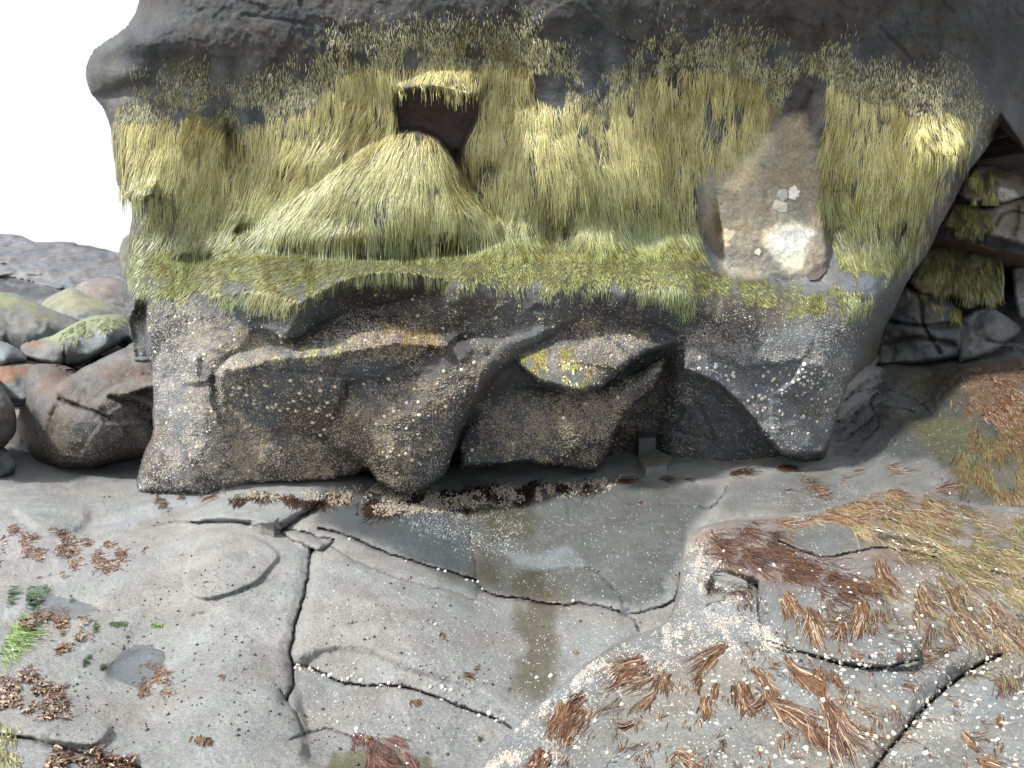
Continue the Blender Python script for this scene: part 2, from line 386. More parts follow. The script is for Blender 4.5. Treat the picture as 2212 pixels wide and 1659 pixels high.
# right-hand end: big planar block whose side face turns away into the cleft
R.layer([(1478,725),(1560,728),(1700,752),(1836,783),(1838,800),(1815,880),(1795,955),(1775,992),(1740,1000),(1690,985),(1672,962),(1608,883),(1557,832),(1478,800)],
        [(1490,745,5.70),(1830,795,5.90),(1600,850,5.64),(1780,960,5.80),(1670,950,5.62)], r=8, m=.03, sharp=None, k=.02, wob=2)
# under-face of the right end: bottom notch
R.hollow([(1675,975),(1780,975),(1775,1008),(1670,1012)], .25, 14)
# side face of the right end
side_line = [(2100,330),(2041,363),(2003,486),(1949,565),(1915,623),(1877,674),(1848,745),(1838,800),(1818,880),(1795,960),(1780,1000)]
side_poly = side_line + [(1900,1000),(1960,700),(2110,500),(2220,330),(2160,240),(2125,270)]
sdp = sdist(R.X, R.Y, side_poly); R.v += np.where(sdp > 0, np.minimum(sdp*.016, 1.1), 0)
# recess between the overhanging ledge and the right-hand block
R.hollow([(1345,790),(1400,770),(1450,740),(1478,740),(1470,800),(1462,900),(1450,1000),(1330,1005),(1330,930)], .22, 40)
# centre-right lower boulder
R.layer([(1053,833),(1090,815),(1150,822),(1240,840),(1310,838),(1380,800),(1440,770),(1452,745),(1420,830),(1350,888),(1326,943),(1303,1003),(1286,1022),(1233,1010),(1141,999),(1068,1006),(985,1014),(984,975),(1006,906)],
        [(1060,860,5.75),(1200,860,5.72),(1320,840,5.65),(1430,770,5.62),(1010,960,5.75),(1150,920,5.60),(1250,940,5.58),(1290,1000,5.68),(1150,995,5.68)], r=38, m=.22, sharp=[12,13,14,15], rs=10, ms=.08, k=.03)
# the overhanging ledge above it
R.layer([(1112,782),(1130,760),(1180,725),(1220,690),(1251,683),(1340,690),(1416,708),(1464,723),(1453,742),(1400,762),(1360,785),(1325,815),(1300,836),(1251,850),(1215,840),(1160,824)],
        [(1251,690,5.98),(1416,712,5.90),(1464,728,5.80),(1112,782,5.50),(1180,770,5.45),(1251,838,5.18),(1215,830,5.22),(1300,825,5.25),(1400,755,5.50),(1300,740,5.50),(1240,760,5.42)], r=8, m=.05, sharp=[9,10,11,12,13,14,15], rs=16, ms=.10, k=.03)
# big centre mass
R.layer([(560,860),(700,800),(830,745),(1000,735),(1140,700),(1251,672),(1262,690),(1200,725),(1134,767),(1086,796),(1053,833),(1031,870),(1006,906),(991,943),(980,979),(972,1003),(958,1030),(925,1058),(888,1073),(850,1066),(815,1040),(795,1012),(760,985),(700,960),(620,930)],
        [(600,880,5.42),(750,800,5.35),(900,750,5.36),(1050,740,5.42),(1200,700,5.55),(800,900,5.26),(900,890,5.18),(970,880,5.22),(1080,790,5.42),(960,980,5.40),(880,1060,5.40),(880,980,5.28),(780,990,5.40),(700,950,5.42)],
        r=34, m=.16, sharp=[18,19,20,21,22], rs=14, ms=.10, k=.04)
# shelf and the dark block face under it
R.layer([(468,808),(478,797),(495,793),(556,786),(570,772),(640,766),(720,762),(800,752),(860,738),(930,742),(905,790),(860,825),(800,826),(745,822),(738,862),(716,910),(692,943),(636,931),(590,918),(547,906),(524,886),(500,866),(483,858),(470,835)],
        [(480,812,5.14),(560,800,5.10),(700,775,5.10),(850,760,5.22),(900,780,5.30),(740,860,5.24),(690,930,5.40),(540,890,5.36),(600,850,5.22),(490,850,5.26)], r=2, m=.01, sharp=[15,16,17,18,19,20,21,22], rs=8, ms=.05, k=.006, wob=0)
# top of the shelf, sloping back from that edge
R.layer([(466,811),(478,800),(495,796),(556,789),(570,775),(640,769),(720,765),(800,755),(860,742),(960,752),(1000,720),(930,690),(840,668),(740,680),(640,728),(560,735),(500,770)],
        [(480,799,5.15),(556,786,5.12),(720,761,5.11),(860,736,5.22),(960,740,5.34),(900,712,5.52),(640,730,5.54),(740,700,5.60),(900,695,5.64),(560,745,5.50)], r=4, m=.02, sharp=[0,1,2,3,4,5,6,7], rs=2, ms=.002, k=.012, wob=0)
R.crack([(556,790),(640,802),(740,812),(800,822),(850,822),(905,808)], 3, .05, 2, (.02,.02,.02))
R.crack([(880,726),(980,728),(1080,726),(1150,716)], 5, .04, 2, (.02,.02,.02))
# smooth overhanging nose under the algae
R.layer([(450,640),(480,600),(560,552),(640,552),(760,560),(880,572),(990,600),(985,625),(900,650),(820,668),(740,680),(690,700),(650,728),(616,734),(585,720),(539,704),(485,677),(458,650)],
        [[(458,640,5.52),(560,560,5.80),(760,560,5.80),(620,610,5.42),(777,592,5.34),(890,588,5.44),(979,604,5.52),(665,640,5.22),(540,625,5.42)],
         [(616,732,5.20),(634,694,5.16),(665,644,5.14),(458,644,5.52),(539,703,5.42),(485,676,5.50),(700,640,5.06)],
         [(616,732,5.20),(634,694,5.16),(665,644,5.15),(710,609,5.20),(777,590,5.30),(890,588,5.42),(979,604,5.52),(700,690,5.52),(800,665,5.72),(900,655,5.76),(740,640,5.54)]],
        r=4, m=.02, sharp=[13,14,15,16], rs=10, ms=.05, k=.015, wob=2)
# low relief on the left flank
R.bump(450,770,40,30,.10); R.bump(430,930,60,90,.10,.5); R.bump(380,990,45,60,.06)
R.crack([(345,930),(380,960),(420,1000),(470,1060)], 9, .05, 5)
R.crack([(500,800),(430,810),(400,840)], 7, .03, 3)
R.layer([(395,810),(415,770),(440,757),(475,775),(478,800),(450,822),(405,832)], [(400,815,5.46),(440,765,5.40),(475,795,5.36),(430,825,5.38)], r=12, m=.05, k=.02)
R.hollow([(300,640),(322,650),(326,780),(290,778),(278,700)], .22, 10)
R.layer([(300,900),(420,840),(560,900),(700,950),(770,990),(800,1010),(770,1030),(700,1040),(600,1042),(500,1040),(430,1058),(300,1062),(280,1000)],
        [(320,900,5.74),(420,860,5.48),(560,940,5.42),(700,980,5.44),(780,1010,5.62),(700,1035,5.58),(560,1035,5.46),(430,1050,5.42),(310,1055,GZ,0.02)], r=3, m=.01, sharp=[5,6,7,8,9,10], rs=12, ms=.06, k=.05)
R.hollow([(972,985),(995,950),(1000,1000),(985,1025),(966,1022)], .35, 10)
# the algae dome
R.layer([(450,560),(520,510),(600,455),(700,390),(790,320),(850,290),(900,283),(945,298),(970,325),(1000,375),(1018,410),(1050,440),(1078,480),(1084,515),(1060,522),(1000,518),(900,522),(820,526),(740,524),(690,526),(620,534),(540,556)],
        [(860,290,6.05),(930,297,5.98),(700,395,6.02),(600,460,6.04),(480,545,6.02),(1000,385,6.0),(1070,490,5.96),(850,380,5.95),(780,430,5.91),(900,440,5.87),(980,470,5.88),(850,515,5.86),(960,510,5.88),(740,490,5.88),(620,500,5.94)],
        r=60, m=.16, sharp=[14,15], rs=20, ms=.08, k=.24)
R.bump(745,520,90,26,.10); R.bump(600,590,110,40,.08)
# cap and dark notch
R.layer([(846,185),(862,158),(905,148),(960,146),(1010,145),(1044,152),(1050,185),(1040,215),(1000,205),(940,190),(900,192),(860,200)],
        [(850,190,6.0),(950,150,5.98),(1040,160,5.98),(950,190,5.78),(1030,205,5.85)], r=14, m=.08, sharp=[7,8,9,10], rs=8, ms=.05, k=.02)
R.hollow([(850,196),(900,190),(945,190),(1000,203),(1040,215),(1034,250),(1015,290),(995,340),(985,370),(968,330),(945,300),(905,284),(860,284),(852,240)], .15, 10)
R.crack([(985,330),(1005,370),(1020,410),(1070,470)], 7, .10, 3)
R.crack([(1025,372),(1045,362),(1075,362)], 8, .07, 3)
R.bump(1230,330,150,140,.10); R.bump(1010,330,30,30,.06)
R.hollow([(498,505),(520,485),(560,478),(585,470),(560,492),(525,512)], .16, 9)
R.hollow([(368,560),(400,545),(450,545),(470,538),(455,562),(410,574)], .25, 10)
R.layer([(258,420),(300,400),(335,395),(332,424),(312,432),(284,430)], [(262,420,6.05),(330,400,6.0),(320,425,5.85)], r=8, m=.04, sharp=[3,4], rs=5, ms=.03)
R.hollow([(285,434),(318,436),(320,470),(300,480)], .14, 10)
R.crack([(497,280),(500,320),(496,360)], 14, .10, 4)
# knob and slot on the right
R.layer([(1990,262),(2050,250),(2088,272),(2092,310),(2070,345),(2020,335),(1985,300)], [(2000,265,6.15),(2085,280,6.1),(2040,330,5.95)], r=18, m=.10, sharp=[4,5], rs=10, ms=.06)
R.hollow([(1915,512),(1940,478),(1965,470),(1960,500),(1938,518)], .10, 8)
R.bump(300,90,90,50,.25); R.bump(270,165,70,30,.12); R.crack([(190,215),(250,200),(330,180)], 14, .08, 6)
# cracked bare panel
for pts, wd, dp in [([(1570,355),(1600,340),(1640,322),(1662,305),(1690,290)], 4, .05), ([(1575,362),(1610,352),(1628,330),(1640,318)], 3, .03),
    ([(1750,200),(1735,235),(1712,265),(1700,292),(1704,318),(1680,350),(1665,375),(1655,410),(1640,450),(1632,490)], 4, .04),
    ([(1610,472),(1650,462),(1680,452),(1700,445),(1725,425)], 4, .07), ([(1650,425),(1680,415),(1710,402),(1735,392)], 5, .08),
    ([(1660,400),(1695,380),(1715,365),(1738,340),(1765,320)], 4, .06), ([(1690,400),(1720,392),(1745,372),(1770,340)], 3, .04),
    ([(1575,520),(1640,525),(1700,515),(1740,498),(1820,498)], 3, .03), ([(1635,535),(1632,560),(1630,590)], 3, .02),
    ([(1583,480),(1588,505),(1570,522)], 3, .02), ([(1575,585),(1600,560),(1612,548)], 3, .02), ([(1745,450),(1720,475),(1650,480)], 3, .02)]:
    R.crack(pts, wd, dp*1.8, 3)
R.layer([(1546,340),(1610,330),(1690,270),(1760,190),(1790,220),(1780,330),(1775,420),(1790,560),(1780,605),(1700,608),(1570,598),(1560,500),(1545,420)],
        [(1550,350,6.22),(1760,210,6.2),(1780,600,6.18),(1570,590,6.18),(1660,400,6.25),(1770,400,6.3)], r=5, m=.05, k=.01, wob=4)
# left-side lens of rock strata on the upper wall
R.crack([(520,35),(700,60),(900,110),(1100,130)], 3, .015, 5); R.crack([(1200,300),(1300,215),(1380,120),(1420,10)], 2.5, .02, 8)
R.crack([(1900,60),(2000,160),(2060,150)], 2.5, .02, 6); R.crack([(1740,230),(1850,90),(1920,0)], 2.5, .02, 8)
# right block cracks
for pts in ([(1470,830),(1530,852),(1600,905),(1625,960)], [(1500,870),(1520,900),(1540,950)], [(1460,935),(1540,950)], [(1545,1000),(1600,1010)], [(1630,905),(1640,935)]):
    R.crack(pts, 4, .03, 4)
R.v = gblur(R.v, .8)
R.edge_round(main_outline, 26, .40, edges=list(range(0, 51)))
R.rough(((.9, .06), (28, .006), (70, .0025)), 3)
_P = R.pos(); R.v += (.028*fbm(_P, 3.2, 3, 35)+.013*fbm(_P, 9, 3, 93))*(.45+.55*sstep(560, 640, R.Y))
R.strata(.004, 9)
_P = R.pos(); R.v += gblur(.030*facet(_P, 1.6, 3)*sstep(560, 660, R.Y) + .012*facet(_P, 4.2, 5)*(.12+.88*sstep(560, 640, R.Y)), 1.0)
R.v += gblur((.012*facet(_P, 2.6, 19)+.006*facet(_P, 7, 23))*sstep(330, 180, R.Y), .7)
_P = R.pos(); q = ridged(_P*np.array([1, 1, 1.6]), 2.2, 4, 5); R.v += .014*sstep(.45, .9, q)*sstep(560, 660, R.Y)
_pn = fbm(_P, 3.1, 4, 55); R.v += .004*sstep(.03, .06, _pn)*(R.Y < 620)
# colours -----------------------------------------------------------------
X, Y = R.X, R.Y
base = np.array([.074, .080, .084]); brown = np.array([.064, .057, .050]); blue = np.array([.090, .100, .106])
R.tint[:] = base
nA = N2(X, Y, 160, 4, 3)[..., None]; nB = N2(X, Y, 60, 4, 9)[..., None]
R.tint[:] = base + (brown-base)*sstep(-.1, .25, nA) + (blue-base)*sstep(.0, .2, nB-nA*.5)*.5
R.tint += (np.array([.088,.096,.100])-R.tint)*(sstep(.03, .06, _pn)*(Y < 620))[..., None]*.8
R.tint += (np.array([.060,.048,.038])-R.tint)*(sstep(.12, .2, fbm(_P, 1.7, 5, 66))*(Y < 640))[..., None]*.7
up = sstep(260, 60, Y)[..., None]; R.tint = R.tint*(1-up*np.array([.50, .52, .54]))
R.tint *= 1 - .5*sstep(1750, 2200, X)[..., None]*sstep(450, 300, Y)[..., None]  # dim upper-right corner: shade painted into the tint
R.wet[:] = .35 + .3*N2(X, Y, 120, 3, 21)
R.tint *= (1+.55*fbm(np.stack([X/26, Y/120, X*0], -1), 1, 4, 611)*sstep(640, 500, Y)+.5*N2(X, Y, 34, 4, 612)*sstep(640, 500, Y))[..., None]
# wet film on the dark upper rock
R.wet -= .15*sstep(250, 80, Y)
R.paint([(1546,345),(1620,300),(1670,262),(1740,250),(1785,330),(1790,560),(1780,605),(1570,598),(1520,480),(1510,360)], (.30,.27,.205), 14, .92, 14, 40, 4, wet=.1)
R.paint([(1643,285),(1668,297),(1658,335),(1628,385),(1594,412),(1568,396),(1575,368),(1606,335)], (.55,.47,.30), 20, .9, 10, 25, 5)
R.paint([(1643,530),(1650,496),(1675,482),(1704,476),(1752,490),(1746,520),(1740,550),(1731,575),(1715,586),(1690,582),(1676,560),(1662,542)], (.78,.69,.50), 9, .95, 8, 16, 6)
R.paint([(1665,505),(1690,495),(1735,490),(1755,500),(1740,535),(1700,550),(1670,540)], (.80,.76,.66), 12, .8, 12, 14, 6)
R.paint([(1655,440),(1690,420),(1700,470),(1670,480)], (.45,.40,.29), 10, .9, 14, 14, 6)
R.paint([(1560,490),(1585,500),(1575,530),(1558,525)], (.66,.56,.38), 3, 1, 6, 9, 6)
R.paint([(1785,480),(1770,600),(1560,606),(1570,640),(1900,640),(1880,560)], (.14,.15,.155), 14, .7, 10, 30, 7)
R.paint([(1490,755),(1560,745),(1700,768),(1830,795),(1810,880),(1785,960),(1740,995),(1680,970),(1608,883),(1550,830)], (.125,.142,.150), 10, .85, 8, 40, 71, wet=.3)
NOTCH = [(852,192),(900,190),(945,190),(1000,200),(1042,190),(1038,250),(1015,300),(995,340),(985,370),(968,330),(945,300),(905,284),(860,284)]
R.paint(NOTCH, (.075,.055,.050), 8, .85, 10, 20, 8)
ALG = [(255,270),(330,272),(420,262),(470,285),(540,290),(600,262),(680,240),(730,175),(800,150),(860,158),(930,150),(1040,150),(1130,150),(1180,215),(1225,225),(1290,262),(1320,330),
 (1335,210),(1400,180),(1480,160),(1560,165),(1640,190),(1652,235),(1605,290),(1530,345),(1500,360),(1498,420),(1505,500),(1510,560),(1500,585),(1570,600),(1700,625),(1850,625),(1905,640),
 (1880,665),(1800,680),(1720,675),(1640,655),(1570,640),(1515,640),(1490,680),(1455,650),(1400,640),(1330,622),(1200,626),(1100,622),(1000,606),(900,594),(800,594),(730,606),(690,630),(650,654),(610,664),(560,650),(510,652),(480,640),(440,632),(340,645),(325,640),(290,610),(270,600),(279,520),(284,440),(255,410)]
ALG_R = [(1765,215),(1800,190),(1850,225),(1940,235),(1960,262),(2040,250),(2092,270),(2095,330),(2050,370),(2020,440),(1985,510),(1950,560),(1900,600),(1850,605),(1815,570),(1785,480),(1772,380),(1790,300),(1760,265)]
dA = np.maximum(sdist(X, Y, ALG), sdist(X, Y, ALG_R))
dbare = np.maximum.reduce([sdist(X, Y, p) for p in (NOTCH, [(1155,150),(1230,165),(1220,240),(1170,215),(1140,175)], [(1240,230),(1275,270),(1310,330),(1325,370),(1300,330),(1260,290)],
    [(510,235),(570,225),(575,265),(520,270)], [(915,385),(950,380),(955,418),(925,418)], [(1625,335),(1690,225),(1735,150),(1790,170),(1778,330),(1772,480),(1782,606),(1600,600),(1525,560),(1512,365)], [(960,470),(990,490),(1000,510),(965,505)],
    [(1830,370),(1855,380),(1850,430),(1838,425)], [(1895,230),(1930,245),(1920,270),(1890,255)], [(1850,590),(1915,585),(1905,635),(1850,630)], [(1925,475),(1965,465),(1955,510),(1920,515)])])
nse = N2(X, Y, 22, 4, 31)
stret = fbm(np.stack([X/14, Y/55, X*0], -1), 1, 3, 77)
cov = sstep(-8, 5, dA + 55*nse*(Y < 560) + 20*nse + 70*stret*(Y < 340) + 10*stret)
cov *= 1-.55*sstep(.08, .3, fbm(np.stack([X/8, Y/95, X*0], -1), 1, 3, 177))*(Y < 545)
cov *= 1-.85*sstep(.22, .34, stret+.5*N2(X, Y, 48, 3, 93))*(Y < 545)
# sparse, short growth fading out above the main mat
above = sstep(-170, 0, dA)*(Y < 340)*sstep(225, 260, X)*sstep(2180, 2090, X)
patch = sstep(-.32, .18, N2(X, Y, 60, 4, 61) + .45*above - .12 + .25*stret)
cov = np.maximum(cov, above**1.5*.62*patch*(dA < 20))
cov *= 1-sstep(-6, 5, dbare + 6*nse)
# drips below the ledge
low = (Y > 600)*sstep(-60, 0, dA)*sstep(.05, .3, stret)*.5
cov *= 1-.85*sstep(-.02, .22, N2(X, Y, 26, 4, 407)+.3*stret)*sstep(596, 612, Y)
cov = np.clip(np.maximum(cov, low*(dbare < 0)), 0, 1)
holes = sstep(.33, .42, N2(X, Y, 34, 3, 91))*.75*(Y < 540); cov *= 1-holes
R.tint = R.tint*(1-.75*cov[..., None]) + np.array([.10,.10,.042])*.75*cov[..., None]  # algae film, its colour kept dark as shade between the strands
# barnacle cover: density map, and pale bases painted under it
def zone(poly, soft=30, nz=20, seed=0): return sstep(-soft, soft, sdist(X, Y, poly)+nz*N2(X, Y, 30, 4, seed))
bar = np.zeros(X.shape)
bar = np.maximum(bar, 1.0*zone([(325,660),(420,650),(470,680),(560,720),(640,740),(700,780),(480,800),(490,870),(560,920),(700,955),(780,1000),(700,1050),(300,1060),(325,950)], 14, 10, 1))
bar = np.maximum(bar, .75*zone([(500,790),(640,745),(740,690),(900,690),(980,740),(900,800),(740,765),(560,785)], 12, 10, 2))
bar = np.maximum(bar, .40*zone([(470,810),(740,812),(735,880),(690,945),(540,895),(478,850)], 8, 15, 3))
bar = np.maximum(bar, 1.0*zone([(740,830),(900,820),(1010,790),(1090,760),(1010,870),(960,990),(900,1075),(800,1050),(790,1000),(700,950)], 20, 20, 4))
bar = np.maximum(bar, .45*zone([(740,650),(1000,640),(1200,660),(1200,690),(1080,750),(960,740),(880,690),(740,690)], 14, 30, 5))
bar = np.maximum(bar, .85*zone([(1040,870),(1150,850),(1300,850),(1440,770),(1340,900),(1300,1000),(1150,990),(1000,990),(1010,920)], 22, 30, 6))
bar = np.maximum(bar, .8*zone([(1130,770),(1260,690),(1440,720),(1300,800),(1180,815)], 12, 20, 7))
bar = np.maximum(bar, .38*zone([(1480,700),(1600,670),(1850,690),(1840,800),(1800,900),(1700,960),(1640,900),(1560,800),(1480,780)], 20, 40, 8))
bar = np.maximum(bar, 1.0*zone([(1490,722),(1620,742),(1830,772),(1835,800),(1640,780),(1480,745)], 8, 16, 9))
bar = np.maximum(bar, .5*zone([(1340,860),(1430,800),(1520,840),(1480,900),(1400,960),(1330,990)], 14, 30, 10))
bar = np.maximum(bar, .12*(Y > 650))
clump = sstep(-.25, .35, N2(X, Y, 16, 3, 15)); bar = bar*(.35+.65*clump)*(.42+.58*sstep(-.22, .25, N2(X, Y, 75, 4, 515)))
bar *= 1-.8*zone([(640,650),(720,605),(1000,612),(1250,640),(1240,680),(1080,690),(900,655),(760,670),(660,720)], 10, 12, 31)
bar *= 1-.75*zone([(1120,705),(1262,680),(1200,730),(1134,770),(1060,835),(1000,920),(970,990),(950,960),(990,880),(1040,800)], 10, 12, 32)
bar *= (1-cov*.8)*(Y > 600)*(sdp < 8)
R.tint = R.tint + (np.array([.30,.27,.23])-R.tint)*((.22+.38*sstep(640, 380, X))*np.clip(bar, 0, 1))[..., None]  # stronger towards the left: sunlight on that flank painted into the tint
R.paint([(740,720),(830,700),(950,730),(960,760),(860,770),(760,760)], (.16,.10,.05), 16, .45, 20, 15, 12)
R.ol = np.array(main_outline, float)
R.finish()
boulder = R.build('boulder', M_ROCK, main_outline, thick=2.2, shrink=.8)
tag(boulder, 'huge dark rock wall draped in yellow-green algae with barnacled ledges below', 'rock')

# white chipped scars, thin broken flakes on the panel
def flake(Rf, poly, col, lift=.006, name='pale_rock_scar', parent=None, label=None):
    pl = wobble(np.array([p for a, b in zip(poly, list(poly[1:])+[poly[0]]) for p in (a, ((a[0]*2+b[0])/3, (a[1]*2+b[1])/3), ((a[0]+b[0]*2)/3, (a[1]+b[1]*2)/3))], float), 2.6, 6, int(poly[0][0])); c = pl.mean(0)
    pts = [c] + [c+(p-c)*.55 for p in pl] + [c+(p-c)*.92 for p in pl] + list(pl); pts = np.array(pts); n = len(pl)
    v = Rf.samp(Rf.v, pts[:, 0], pts[:, 1]); lf = np.concatenate([[lift], np.full(n, lift), np.full(n, lift*.8), np.full(n, -.02)])
    V = place(pts[:, 0], pts[:, 1], v-lf)
    i = np.arange(n); j = (i+1) % n
    tri = np.stack([0*i, 1+i, 1+j], -1); q1 = np.stack([1+i, 1+n+i, 1+n+j, 1+j], -1); q2 = np.stack([1+n+i, 1+2*n+i, 1+2*n+j, 1+n+j], -1)
    o = mesh_from(name, V, [tri, q1, q2], M_SCAR, {'tint': np.tile(col, (len(V), 1)), 'wet': np.zeros(len(V))}, smooth=False, parent=parent)
    if label: o['label'] = label
    return o
M_SCAR = rock_material('pale_scar', 60, .4, .10, (.8, .7))
flake(R, [(1706,404),(1716,399),(1728,412),(1727,425),(1716,432),(1703,428)], (.72,.71,.66), parent=boulder, label='bright white chipped scar high on the bare panel')
flake(R, [(1682,408),(1700,408),(1703,428),(1690,435),(1676,425)], (.42,.44,.40), parent=boulder)
flake(R, [(1672,432),(1690,434),(1704,440),(1700,458),(1682,460),(1666,448)], (.55,.54,.47), parent=boulder)
flake(R, [(1631,540),(1640,536),(1646,543),(1640,552),(1630,549)], (.75,.75,.70), parent=boulder, label='small white round scar low on the bare panel')
flake(R, [(1568,492),(1582,497),(1586,510),(1574,522),(1560,526),(1556,505)], (.58,.52,.38), parent=boulder)
flake(R, [(1742,598),(1760,572),(1786,560),(1788,584),(1765,606),(1748,606)], (.085,.075,.065), .03, 'loose_flake', parent=boulder)

# ------------------------------------------------------------------ strands draped over a relief
def strands(Rf, x, y, length, width, colr, name, mat, seg=6, off=(.004, .03), side=None, pdir=None, stiff=1.0, tipcol=None, curl=.25, width_tip=.35, comb=None):
    n = len(x); v = Rf.samp(Rf.v, x, y); offs = rng.uniform(off[0], off[1], n)
    p = place(x, y, v-offs*.3); pts = [p]; nrm = [Rf.samp(Rf.N, x, y)]; ds = length/seg
    px, py = x.copy(), y.copy(); wig = rng.normal(0, curl, n); dirp = None
    for k in range(seg):
        ns = Rf.samp(Rf.NS, px, py); ns /= np.linalg.norm(ns, axis=1, keepdims=True)+1e-9
        if pdir is None:
            g = np.tile([0., 0., -1.], (n, 1))
            t = g - ns*(g*ns).sum(1)[:, None]
            t += np.array([1., 0, 0])*(wig + rng.normal(0, curl*.5, n))[:, None]*np.maximum(np.linalg.norm(t, axis=1), .25)[:, None]
            if comb is not None: t += np.array([1., 0, 0])*(comb(px, py)*np.linalg.norm(t, axis=1))[:, None]
            if side is not None: t += side*np.clip(1.15-np.linalg.norm(t, axis=1), 0, 1)[:, None]
            vs = Rf.samp(Rf.v, px, py); gap = (vs-offs) - (p-CAM) @ FW
            hang = np.clip(gap/.03, 0, 1)[:, None]; t = t/(np.linalg.norm(t, axis=1, keepdims=True)+1e-6)
            t = t*(1-hang)+g*hang
        else:
            a = pdir(px, py) + wig*.6 + rng.normal(0, curl*.5, n)
            q = place(px+3*np.cos(a), py+3*np.sin(a), Rf.samp(Rf.v, px+3*np.cos(a), py+3*np.sin(a))-offs); t = q-p
        t /= np.linalg.norm(t, axis=1, keepdims=True)+1e-9
        if dirp is not None: t = dirp*.35*stiff+t; t /= np.linalg.norm(t, axis=1, keepdims=True)+1e-9
        dirp = t; p = p + t*ds[:, None]
        px, py, pv = project(p); px = np.clip(px, Rf.xs[0], Rf.xs[-1]); py = np.clip(py, Rf.ys[0], Rf.ys[-1])
        vs = Rf.samp(Rf.v, px, py)-offs; nv = np.minimum(pv, vs)
        if pdir is not None: nv = vs
        p = place(px, py, nv); pts.append(p); nrm.append(Rf.samp(Rf.N, px, py))
    Pt = np.stack(pts, 1); Nn = np.stack(nrm, 1); T = np.gradient(Pt, axis=1); T /= np.linalg.norm(T, axis=-1, keepdims=True)+1e-9
    Sd = np.cross(T, Nn + rng.normal(0, .3, (n, 1, 3))); Sd /= np.linalg.norm(Sd, axis=-1, keepdims=True)+1e-9
    kk = np.linspace(0, 1, seg+1); prof = (1-(1-width_tip)*kk**1.5)*np.minimum(1, .55+kk*2); Wd = width[:, None]*prof[None]
    A = Pt-Sd*Wd[..., None]*.5; B = Pt+Sd*Wd[..., None]*.5
    V = np.stack([A, B], 2).reshape(-1, 3); m = seg+1
    b0 = (np.arange(n)*m*2)[:, None]+np.arange(seg)[None]*2
    F = np.stack([b0, b0+1, b0+3, b0+2], -1).reshape(-1, 4)
    C = np.repeat(colr[:, None], m, 1)
    if tipcol is not None: C = C*(1-kk[None, :, None]) + (C*np.array(tipcol))*kk[None, :, None]
    C = np.repeat(C[:, :, None], 2, 2).reshape(-1, 3)
    return mesh_from(name, V, F, mat, {'tint': np.clip(C, 0, 1)}, smooth=True)
def pick(Rf, dens, n, lim=None):
    """random photo-plane positions with probability given by a density map"""
    out = np.zeros((0, 2)); mx = dens.max(); jj, ii = np.nonzero(dens > .01*max(mx, 1e-6))
    if len(jj) == 0: return np.zeros(0), np.zeros(0)
    x0, x1, y0, y1 = Rf.xs[ii.min()], Rf.xs[ii.max()], Rf.ys[jj.min()], Rf.ys[jj.max()]
    x0, x1 = max(x0, -60), min(x1, 2270); y0, y1 = max(y0, -20), min(y1, 1680)
    for _ in range(60):
        m = max(n*3, 2000); px = rng.uniform(x0, x1, m); py = rng.uniform(y0, y1, m)
        k = rng.uniform(0, mx, m) < Rf.samp(dens, px, py)
        if Rf.ol is not None and k.any(): k[k] = sdist(px[k], py[k], Rf.ol) > 5
        out = np.concatenate([out, np.stack([px[k], py[k]], 1)])
        if len(out) >= n: break
    return out[:n, 0], out[:n, 1]
def jit(c, n, a=.2): return np.array(c)[None]*(1+rng.normal(0, a, (n, 1)))*(1+rng.normal(0, .05, (n, 3)))

n = 96000
dens = cov*(1+.9*sstep(520, 560, Y))*(1+1.3*(dA < -8)*(Y < 330))
ax, ay = pick(R, dens, n)
cva = R.samp(cov, ax, ay); dAa = R.samp(dA, ax, ay)
ledge = R.samp(np.clip(R.NS[..., 2], 0, 1), ax, ay)
onl = (ay > 520)*sstep(.35, .7, ledge)
ln = np.where(dAa < -12, rng.uniform(.018, .05, n), rng.uniform(.05, .22, n)**1.0); ln *= (1-.5*onl); ln *= np.where(ay > 560, .42, 1)
ln *= np.where(ay < 260, .75, 1)
yel = sstep(520, 240, ay)[:, None]; big = N2(ax, ay, 70, 3, 12)[:, None]
cy = np.array([.57, .495, .24]); cg = np.array([.34, .35, .17]); co = np.array([.29, .28, .085])
c = cg+(cy-cg)*np.clip(yel+.25*big, 0, 1); c = c+(co-c)*np.clip(onl*1.0, 0, 1)[:, None]*.7
c = np.where((dAa < -12)[:, None], np.array([.46, .43, .27]), c)
ocr = sstep(.30, .42, N2(ax, ay, 28, 3, 44))[:, None]*.4; c = c+(np.array([.42, .33, .12])-c)*ocr
_tf = N2(ax, ay*.45, 13, 3, 301)[:, None]+.6*N2(ax, ay*.4, 45, 3, 302)[:, None]
c = c*np.clip(1+.42*_tf, .5, 1.4)*(1+rng.normal(0, .2, (n, 1))*(1+.8*onl[:, None]))
c = np.where(_tf < -.22, c*np.array([.85, .80, .62]), c)
_gy = sstep(420, 540, ay)[:, None]; c = c*(1-.12*_gy)*(1+_gy*np.array([-.04, 0, .10]))
def algae_comb(x, y):
    """sideways set of the mat, as the backwash combed it"""
    d = sdist(x, y, [(470,560),(500,420),(620,310),(800,255),(900,285),(860,360),(740,470),(700,560),(640,640),(560,690),(470,660)])
    a = -.62*sstep(-60, 40, d) - .28*sstep(520, 330, x) - .12*sstep(900, 600, x)
    a = a + .45*sstep(-15, 15, sdist(x, y, [(960,320),(1010,400),(1080,470),(1090,520),(1040,520),(980,420)]))
    a = a + .30*sstep(-40, 30, sdist(x, y, [(1180,260),(1300,300),(1400,420),(1380,520),(1260,460)])) + .35*sstep(-20, 30, sdist(x, y, [(1790,330),(1860,420),(1850,560),(1800,560)]))
    return a + .34*N2(x, y, 70, 3, 202) + .14*N2(x, y, 22, 2, 203)
